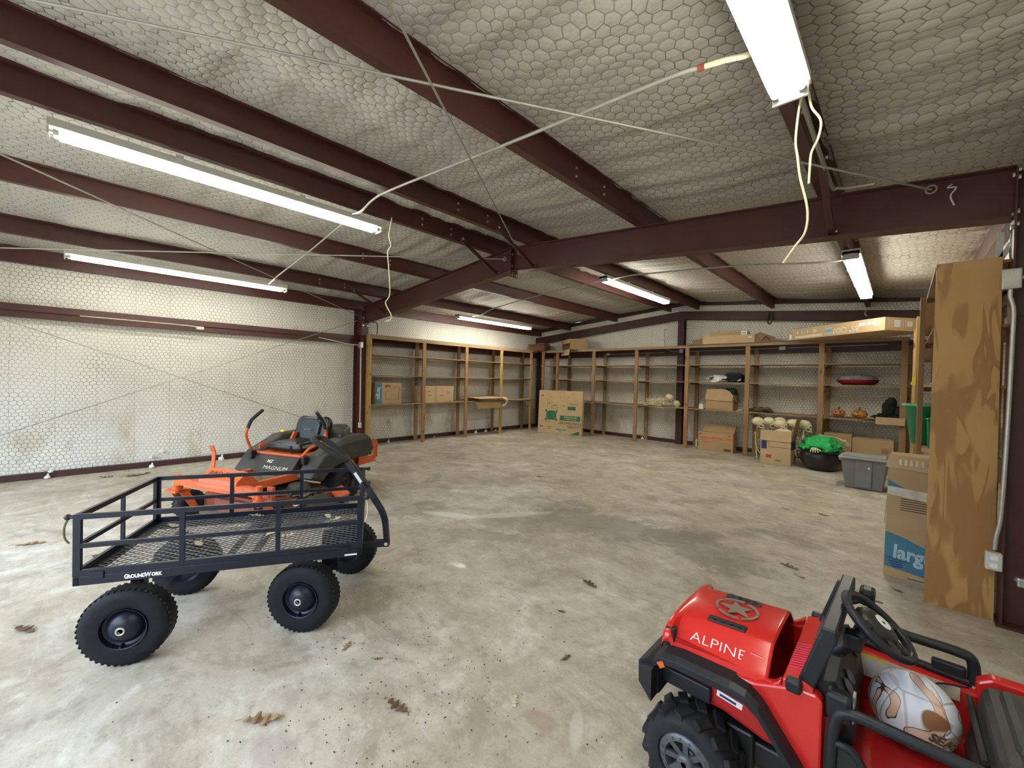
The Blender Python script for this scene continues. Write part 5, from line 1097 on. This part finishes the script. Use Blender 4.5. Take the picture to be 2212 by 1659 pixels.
# cowl and engine bay
b = MB(); b.lim(-.62, -.26, 1.625, 2.055, .40, .43); b.lim(-.655, -.645, 1.63, 2.06, .42, .56); b.lim(-.62, -.26, 1.618, 1.632, .42, .54); b.lim(-.62, -.26, 2.048, 2.062, .42, .545); jb(b, 'engine_bay', 'red_deep')
b = MB(); b.prism([(-.345, 1.597, .50), (-.32, 1.592, .535), (-.29, 1.59, .545), (-.262, 1.59, .575), (-.262, 1.59, .50)], (0, 0, 0), (0, .03, 0)); b.prism([(-.345, 2.09, .50), (-.32, 2.09, .535), (-.29, 2.09, .56), (-.262, 2.09, .585), (-.262, 2.09, .50)], (0, 0, 0), (0, -.03, 0))
b.prism([(-.258, 1.588, .42), (-.258, 1.588, .586), (-.20, 1.588, .600), (-.175, 1.588, .590), (-.175, 1.588, .42)], (0, 0, 0), (0, .505, 0)); o = jb(b, 'cowl', 'red'); m = o.modifiers.new('round', 'BEVEL'); m.width = .005; m.segments = 2; m.limit_method = 'ANGLE'
b = MB()
for i in range(11): b.box((-.232, 1.665 + .0165 * i, .5945), (.044, .006, .006), Matrix.Rotation(-.2, 3, 'Y'), 1, .001)
b.build('cowl_louver', 'pink_red', o, J)
for y, x in ((1.577, -.225), (2.106, -.225)): b = MB(); b.box((x, y, .585), (.042, .034, .040), None, 1, .008); jb(b, 'hinge_block', 'dark_gray')
# windscreen frame, dash
b = MB()
for y in (1.615, 2.075): b.bar((-.205, y, .560), (-.142, y, .768), .036, .045, (1, 0, 0), .006)
b.bar((-.143, 1.597, .766), (-.130, 2.093, .774), .040, .050, (0, 0, 1), .006); b.bar((-.19, 1.60, .60), (-.19, 2.09, .60), .03, .05, (0, 0, 1), .006); b.bar((-.155, 1.60, .715), (-.148, 2.09, .72), .022, .045, (0, 0, 1), .006); jb(b, 'windscreen_frame', 'dark_gray')
b = MB(); b.prism([(-.175, 1.63, .40), (-.175, 1.63, .60), (-.125, 1.63, .62), (-.09, 1.63, .56), (-.075, 1.63, .46), (-.10, 1.63, .40)], (0, 0, 0), (0, .43, 0)); o = jb(b, 'dashboard', 'black')
b = MB()
for y in (1.70, 1.76, 1.95): b.lathe([(0, .004), (.020, .004), (.022, 0)], (-.098, y, .585), (.85, 0, .5), 16, False)
b.build('dial', 'rim', o, J)
b = MB(); b.box((-.085, 1.73, .53), (.01, .05, .03), None, 1, .002); b.build('switch_plate', 'galv', o, J)
# steering wheel
sc = V((-.036, 1.838, .748)); ax_ = V((.62, -.02, .78)).normalized(); d, sd, u = axes(ax_)
b = MB(); b.torus(sc, ax_, .108, .0135, 36, 10); o = jb(b, 'steering_wheel', 'dark_gray')
b = MB(); b.lathe([(.062, -.030), (.066, -.008), (.055, .012), (.03, .020), (.0, .021)], sc, ax_, 24)
for q in (0, 1.2, PI - 1.2 + .0, PI): e = sd * math.cos(q - 2.7) + u * math.sin(q - 2.7); b.bar(sc + e * .045, sc + e * .104, .026, .014, tuple(ax_), .004)
b.build('wheel_hub', 'black', o, J)
b = MB(); b.lathe([(.0, .0235), (.024, .0225), (.025, .019)], sc, ax_, 24); b.build('hub_badge', 'white', o, J); b = MB(); b.lathe([(.0, .0245), (.006, .0242), (.006, .02)], sc + sd * .006, ax_, 6); b.build('badge_mark', 'black', o, J)
b = MB(); b.tube([sc - ax_ * .02, sc - ax_ * .26], [.022, .028], 12); b.box(sc - ax_ * .10, (.05, .06, .06), None, 1, .01); b.build('steering_column', 'black', o, J)
# fenders
def fender(y0, y1, nm):
    b = MB(); yo = y0
    prof = [(-.672, .44), (-.665, .478), (-.635, .502), (-.58, .510), (-.40, .514), (-.35, .508), (-.312, .482), (-.20, .335), (-.09, .17)]
    vs = []; fs = []
    for x, z in prof:
        vs += [(x, y1, z + .012), (x, y0 + (y1 - y0) * .25, z + .010), (x, y0, z - .004), (x, y0, z - .030), (x, y1, z - .026)]
    for i in range(len(prof) - 1):
        for k in range(5): fs.append((i * 5 + k, i * 5 + (k + 1) % 5, (i + 1) * 5 + (k + 1) % 5, (i + 1) * 5 + k))
    fs.append((0, 1, 2, 3, 4)); n = len(vs); fs.append(tuple(range(n - 5, n))); b.add(vs, fs); o = jb(b, nm, 'dark_gray'); m = o.modifiers.new('round', 'BEVEL'); m.width = .006; m.segments = 2; m.limit_method = 'ANGLE'; return o
o = fender(1.525, 1.605, 'front_fender'); b = MB(); b.prism([(-.650, 1.524, .475), (-.628, 1.524, .49), (-.618, 1.524, .472), (-.636, 1.524, .458)], (0, 0, 0), (0, -.003, 0)); b.build('marker_lamp', 'orange', o, J)
fender(2.16, 2.075, 'front_fender')
b = MB(); b.prism([(-.515, 1.62, .48), (-.28, 1.62, .48), (-.24, 1.62, .34), (-.27, 1.62, .315), (-.31, 1.62, .315), (-.44, 1.62, .345), (-.515, 1.62, .345)], (0, 0, 0), (0, .06, 0)); o = jb(b, 'inner_fender', 'red_deep'); m = o.modifiers.new('round', 'BEVEL'); m.width = .02; m.segments = 3; m.limit_method = 'ANGLE'
b = MB(); b.box((-.42, 1.618, .405), (.085, .003, .022), Matrix.Rotation(.12, 3, 'Y'), 1, .0005); b.build('white_label', 'white', o, J); b = MB(); b.box((-.425, 1.616, .405), (.055, .002, .008), Matrix.Rotation(.12, 3, 'Y')); b.build('printed_mark', 'navy_print', o, J)
b = MB(); b.prism([(-.70, 1.55, .335), (-.735, 1.55, .37), (-.735, 1.55, .43), (-.70, 1.55, .455), (-.66, 1.55, .45), (-.65, 1.55, .34)], (0, 0, 0), (0, .58, 0)); b.prism([(-.66, 1.50, .33), (-.72, 1.52, .37), (-.72, 1.52, .43), (-.66, 1.50, .45)], (0, 0, 0), (0, .09, 0)); b.lim(-.66, -.48, 1.60, 2.08, .36, .42, .006); jb(b, 'front_bumper', 'dark_gray')
# doors: tubes and panel
b = MB(); b.tube(smooth_path([(-.125, 1.575, .24), (-.128, 1.575, .40), (-.12, 1.575, .53), (-.09, 1.575, .572), (.0, 1.575, .575), (.16, 1.575, .572), (.30, 1.575, .575)], 5), .017, 10)
b.tube(smooth_path([(-.12, 1.572, .47), (-.075, 1.572, .465), (-.03, 1.572, .40), (.05, 1.572, .34), (.20, 1.572, .33)], 5), .012, 8); b.tube([(-.125, 1.572, .32), (-.06, 1.572, .30), (.20, 1.572, .245)], .011, 8); o = jb(b, 'door_tube', 'dark_gray')
b = MB(); b.prism([(-.12, 1.582, .46), (-.07, 1.582, .455), (-.02, 1.582, .39), (.06, 1.582, .33), (.20, 1.582, .32), (.20, 1.582, .22), (-.12, 1.582, .22)], (0, 0, 0), (0, -.008, 0)); b.build('door_panel', 'black', o, J)
b = MB(); b.tube(smooth_path([(-.11, 2.10, .545), (-.09, 2.10, .61), (-.05, 2.10, .635), (.05, 2.10, .632), (.165, 2.10, .632), (.20, 2.10, .615), (.205, 2.10, .54)], 5), .017, 10); b.tube([(-.10, 2.10, .555), (.20, 2.10, .540)], .015, 8); o = jb(b, 'door_tube', 'dark_gray')
b = MB(); b.box((.145, 2.10, .565), (.085, .024, .045), None, 1, .008); b.build('door_latch', 'black', o, J)
b = MB(); b.box((-.112, 1.592, .575), (.066, .050, .085), None, .9, .014); o = jb(b, 'near_mirror', 'dark_gray'); b = MB(); b.box((-.078, 1.595, .575), (.004, .036, .062), None, 1, .002); b.build('mirror_glass', 'tote', o, J)
b = MB(); b.box((-.075, 2.125, .725), (.05, .075, .065), None, .9, .014); b.tube([(-.12, 2.09, .70), (-.08, 2.12, .715)], .012, 8); jb(b, 'far_mirror', 'black')
b = MB(); b.lim(-.10, .17, FAR - .048, FAR - .046, .49, .535); b.build('warning_label', 'tan_print', jt, J); b = MB(); b.lim(-.10, -.01, FAR - .049, FAR - .047, .455, .535); jb(b, 'warning_label', 'white_print'); b = MB(); b.lim(-.10, -.01, FAR - .0495, FAR - .048, .527, .537); jb(b, 'yellow_stripe', 'yellow')
# seat back, rear tank, roll bar
b = MB(); b.box((.245, 1.84, .46), (.10, .40, .26), Matrix.Rotation(.18, 3, 'Y'), 1, .03); b.box((.28, 1.84, .585), (.07, .30, .06), None, 1, .02); o = jb(b, 'seat_back', 'black_dusty')
b = MB()
for i in range(5): b.tube([(.214 - .006 * i, 1.68, .38 + .04 * i), (.210 - .006 * i, 2.0, .38 + .04 * i)], .008, 6)
b.build('seat_rib', 'black', o, J)
b = MB(); b.tube(smooth_path([(.38, 2.065, .58), (.36, 2.06, .66), (.40, 2.05, .70), (.50, 2.03, .70)], 5), .026, 10); b.tube(smooth_path([(.50, 2.03, .70), (.50, 1.65, .70)], 2), .022, 10); b.tube(smooth_path([(.38, 1.615, .58), (.36, 1.62, .66), (.40, 1.63, .70), (.50, 1.65, .70)], 5), .026, 10); jb(b, 'roll_bar', 'dark_gray')
b = MB(); b.tube(smooth_path([(.19, 2.05, .545), (.12, 2.04, .53), (.10, 2.02, .50), (.13, 2.0, .46)], 5), .003, 5); jb(b, 'loose_wire', 'black')
b = MB(); b.tube([(.035, 1.578, .30), (.035, 1.60, .34)], .02, 8); b.lim(.02, .13, 1.578, 1.584, .20, .33); jb(b, 'white_decal', 'white_print')
# ------------------------------------------------------------------ ball in the seat
def ball_mat():
    m, nt, b = new_mat('printed_leather_ball'); T = NT(nt); c = T.coord((1, 1, 1))
    vo = T.n('ShaderNodeTexVoronoi', feature='DISTANCE_TO_EDGE'); T.l(c, vo.inputs[0]); vo.inputs['Scale'].default_value = 9
    ed = T.rng(vo.outputs[0], .012, .035, 1, 0)
    wv = T.noise(T.coord((7, 7, 7)), 1.0, 1, .4, 1.4)
    col = T.mix(T.ramp(wv, [(.49, 0), (.52, 1)]), (.72, .73, .80), (.72, .47, .36))
    rim = T.rng(T.math('ABSOLUTE', T.math('SUBTRACT', wv, .505)), .006, .013, 1, 0); col = T.mix(rim, col, (.06, .035, .03))
    col = T.mix(T.ramp(T.noise(T.coord((7, 7, 7)), .9, 1), [(.63, 0), (.65, 1)]), col, (.25, .11, .05))
    col = T.mix(T.math('MULTIPLY', ed, .45), col, (.32, .29, .28)); T.l(col, b.inputs['Base Color']); b.inputs['Roughness'].default_value = .38
    T.bump(T.rng(vo.outputs[0], 0, .05, 0, 1), b, .5, .004); return m
M['ball'] = ball_mat()
t = thing('soccer_ball', 'white and peach panelled ball resting on the seat of the red toy truck', 'ball', (.055, 1.895, .485)); b = MB(); b.ball((0, 0, 0), .112, 40, 28); b.build('ball_shell', 'ball', t)
n_ = V((.48, -.72, -.10)).normalized(); r_ = V((.72, .44, -.35)); r_ = (r_ - n_ * r_.dot(n_)).normalized(); text('lettering', 'SEA', .036, n_ * .1115, r_, n_.cross(r_), 'socket', t, 1.2, .0015, 'CENTER', .001)
# ------------------------------------------------------------------ leaves, crumbs and foam on the floor
def leaf_mesh(seed, L, mat, curl=.25, lobes=4):
    rnd = random.Random(seed); pts = []; n = lobes * 4
    for s in (1, -1):
        rg = range(n + 1) if s == 1 else range(n, -1, -1)
        for i in rg:
            t = i / n; w = .22 * math.sin(PI * min(1, t * .97 + .03)) ** .7 * (1 if i % 4 in (1, 2) else .38) * rnd.uniform(.8, 1.15); pts.append((t - .5, s * w))
    vs = []; n2 = len(pts)
    def zf(x, y): return (abs(y) * 1.3 * curl + (x * x) * curl * .8 + .03 * math.sin(9 * x + seed)) + .015
    for x, y in pts: vs.append((x * L, y * L, max(.003, zf(x, y) * L)))
    half = n + 1; fs = []
    for i in range(n): fs.append((i, i + 1, n2 - 2 - i, n2 - 1 - i))
    o = len(vs); vs2 = [(x, y, z + .0015) for x, y, z in vs]; fs2 = [tuple(q + o for q in f[::-1]) for f in fs]
    b = MB(); b.add(vs + vs2, fs + fs2); b.tube([(-.5 * L, 0, .01 + zf(-.5, 0) * L), (-.72 * L, .02 * L, .006)], .0015, 5); return b
LV = [(-3.70, -.21, .15, .5, 'leaf_dark', 'dark curled oak leaf left of the near cart wheel'),
 (-2.25, 1.06, .085, 2.2, 'leaf', 'small brown leaf in front of the front cart wheel'),
 (-2.03, 1.13, .05, .9, 'leaf', 'tiny tan leaf scrap right of the front cart wheel'),
 (-2.02, .57, .16, .9, 'leaf', 'large tan oak leaf lying nearest the bottom edge at left'),
 (-1.66, 1.03, .13, .2, 'leaf_dark', 'large dark brown oak leaf in the middle foreground'),
 (-1.30, 1.44, .075, -.9, 'leaf_pale', 'pale cream leaf scrap in the middle foreground'),
 (-1.31, 1.87, .07, 1.5, 'leaf_dark', 'small dark leaf left of the toy truck wheel'),
 (-1.60, 2.22, .055, .4, 'leaf_dark', 'small dark leaf between the cart and the toy truck'),
 (-.65, 4.16, .15, -.3, 'leaf', 'crumpled leaf on the bare floor left of the tall carton'),
 (-.56, 4.02, .12, -.6, 'leaf_pale', 'paler crumpled leaf touching the one left of the tall carton'),
 (-.63, 6.12, .13, -.2, 'leaf', 'distant leaf in front of the grey tote'),
 (-.99, 6.05, .07, .3, 'leaf_dark', 'little dark leaf left of the distant leaf before the tote'),
 (.02, 4.28, .07, -.5, 'leaf', 'bit of leaf at the foot of the tall carton'),
 (-.08, 3.95, .06, .2, 'leaf_dark', 'dark leaf bit left of the plywood foot'),
 (-4.12, 5.03, .13, .3, 'leaf', 'flat leaf far out in the middle of the floor'),
 (-4.6, 5.6, .10, 1.0, 'leaf_dark', 'dark leaf farthest out in the middle of the floor'),
 (-8.13, .62, .30, 1.9, 'leaf_dark', 'long strip of dead leaves by the left wall base'),
 (-8.23, .28, .16, 1.2, 'leaf_dark', 'short dark leaf strip by the left wall base'),
 (-4.74, .18, .22, 1.1, 'leaf_dark', 'stringy dark leaf left of the cart rail'),
 (-5.5, -.28, .2, 1.2, 'leaf', 'dry leaf strand near the left edge of the floor'),
 (-1.67, 2.67, .14, -.2, 'leaf_dark', 'black shredded leaf beyond the toy truck front')]
for i, (x, y, L, a, m, lab) in enumerate(LV):
    o = leaf_mesh(i + 1, L, m, .22 if L < .2 else .06).build('dry_leaf', m); o.location = (x, y, 0); o.rotation_euler = (0, 0, a); tag(o, lab, 'leaf', 'dry leaves on the concrete')
lc = [(-.25, -.12, .1, 0), (-.1, .08, 1.2, .02), (.12, -.05, 2.3, 0), (.48, .03, .5, .0), (.50, .10, 1.9, .01), (.44, .12, 3.0, .03), (-.05, .35, .7, 0), (.22, -.12, 1.5, 0), (-.52, .26, .4, 0)]
for i, (lx, ly, a, dz) in enumerate(lc):
    c0 = ct.matrix_basis @ V((lx, ly, .4985)) if False else V((-3.04 + lx * math.cos(math.radians(62.1)) - ly * math.sin(math.radians(62.1)), .78 + lx * math.sin(math.radians(62.1)) + ly * math.cos(math.radians(62.1)), .4985 + dz))
    lab = ['pale leaf on the cart deck near its rear left corner', 'leaf near the middle of the cart deck', 'leaf on the cart deck close to the near rail', 'lowest leaf of the clump at the front end of the cart deck', 'middle leaf of the clump at the front end of the cart deck', 'topmost leaf of the clump at the front end of the cart deck', 'leaf on the far side of the cart deck', 'twisted pale leaf right of the deck middle on the cart', 'leaf by the far rear corner of the cart deck'][i]
    o = leaf_mesh(40 + i, .10, 'leaf_pale', .45).build('dry_leaf', 'leaf_pale'); o.location = c0; o.rotation_euler = (0, 0, a); tag(o, lab, 'leaf', 'dry leaves on the cart deck')
rnd = random.Random(11); b = MB()
for i in range(520):
    if i < 330: x, y = rnd.gauss(-1.75, .42), rnd.gauss(1.15, .42)
    else: x, y = rnd.uniform(-4.5, -.2), rnd.uniform(.4, 7)
    s = rnd.uniform(.0012, .0036); a = rnd.uniform(0, PI); b.box((x, y, s * .5), (s * rnd.uniform(1, 3.2), s, s), Matrix.Rotation(a, 3, 'Z'))
o = b.build('floor_crumbs', 'dirt'); tag(o, 'fine dark crumbs scattered over the concrete foreground', 'debris'); o['kind'] = 'stuff'
FM = [((-8.62, -.30, 0), .032, 'white foam lump at the base of the left wall, farthest left'), ((-8.655, -.27, .075), .026, 'white foam lump stuck on the netting just above the leftmost one'), ((-8.60, .80, 0), .034, 'white foam lump on the floor below a foam drip left of the cart corner'), ((-8.70, .80, .13), .028, 'white foam drip on the left wall netting above a floor lump'), ((-8.70, .93, .21), .030, 'highest white foam drip on the left wall netting'),
 ((-8.60, 1.72, 0), .045, 'flat white foam lump behind the orange mower pedal'), ((-8.60, 4.95, 0), .03, 'white foam lump under the left shelving nearest the frame column'), ((-8.60, 6.25, 0), .02, 'tiny white foam dot under the second left shelving bay'), ((-8.55, 7.60, 0), .045, 'largest white foam lump under the flattened cartons'), ((-8.60, 8.02, 0), .040, 'white foam lump right of the largest one under the shelving'), ((-8.60, 8.42, 0), .030, 'third white foam lump under the left shelving'), ((-8.69, 8.75, .10), .026, 'last white foam drip under the left shelving toward the corner'), ((-5.0, 10.40, 0), .035, 'white foam lump on the floor under the gable shelving'), ((-8.70, 5.05, .46), .04, 'pale foam blob on the netting in the first left shelving bay')]
for i, (p, r, lab) in enumerate(FM):
    b = MB(); b.blob((0, 0, r * .6), (r, r, r * .8), i + 50, .4, 2.2, 14, 10, -r * .59); b.blob((r * .1, r * .2, r * 1.5), (r * .4, r * .4, r * .9), i + 70, .4, 2, 10, 8); o = b.build('foam_lump', 'foam'); o.location = p; tag(o, lab, 'foam', 'white foam lumps along the walls')
for i, x in enumerate((-3.56, -3.46)):
    b = MB(); b.lathe([(.022, 0), (.022, .16), (.012, .19), (.01, .20)], (0, 0, 0), (0, 0, 1), 12); o = b.build('foam_tube', 'white'); o.location = (x, 10.30, 0); tag(o, ['white tube standing on the floor beside the gable post, left of two', 'white tube standing on the floor beside the gable post, right of two'][i], 'tube', 'white tubes by the gable post')
# ------------------------------------------------------------------ light, sky, camera
w = bpy.data.worlds.new('sky'); SC.world = w; w.use_nodes = True
bg = w.node_tree.nodes['Background']; bg.inputs[1].default_value = 9.0
T = NT(w.node_tree); tc = T.n('ShaderNodeTexCoord'); sz = T.n('ShaderNodeSeparateXYZ'); T.l(tc.outputs['Generated'], sz.inputs[0])
T.l(T.ramp(sz.outputs[2], [(.0, (.05, .05, .04)), (.10, (.06, .07, .05)), (.26, (.62, .76, .95)), (1, (.74, .87, 1.0))]), bg.inputs[0])   # dark horizon band added to keep level daylight off the back wall, sky above
cam = bpy.data.cameras.new('camera'); co = bpy.data.objects.new('camera', cam); COL.objects.link(co); SC.camera = co
h, yaw, pitch, roll, f = 1.5429329, -.75863800, -.012608464, .022420588, 886.3610095
cy, sy, cp, sp = math.cos(yaw), math.sin(yaw), math.cos(pitch), math.sin(pitch)
F = V((sy * cp, cy * cp, sp)); R = V((cy, -sy, 0)); U = R.cross(F)
R2 = R * math.cos(roll) + U * math.sin(roll); U2 = -R * math.sin(roll) + U * math.cos(roll)
mw = Matrix((R2, U2, -F)).transposed().to_4x4(); mw.translation = (0, 0, h); co.matrix_world = mw
cam.sensor_fit = 'HORIZONTAL'; cam.sensor_width = 36; cam.lens = 36 * f / 2212; cam.clip_start = .05
SC.view_settings.view_transform = 'Standard'; SC.view_settings.look = 'None'; SC.view_settings.gamma = 1; SC.view_settings.use_curve_mapping = False
SC.view_settings.exposure = 0.16
SC.cycles.use_denoising = True; SC.cycles.max_bounces = 7; SC.cycles.diffuse_bounces = 4; SC.cycles.use_adaptive_sampling = True; SC.cycles.adaptive_threshold = .02; SC.cycles.caustics_reflective = False; SC.cycles.caustics_refractive = False
SC.cycles.sample_clamp_indirect = 6
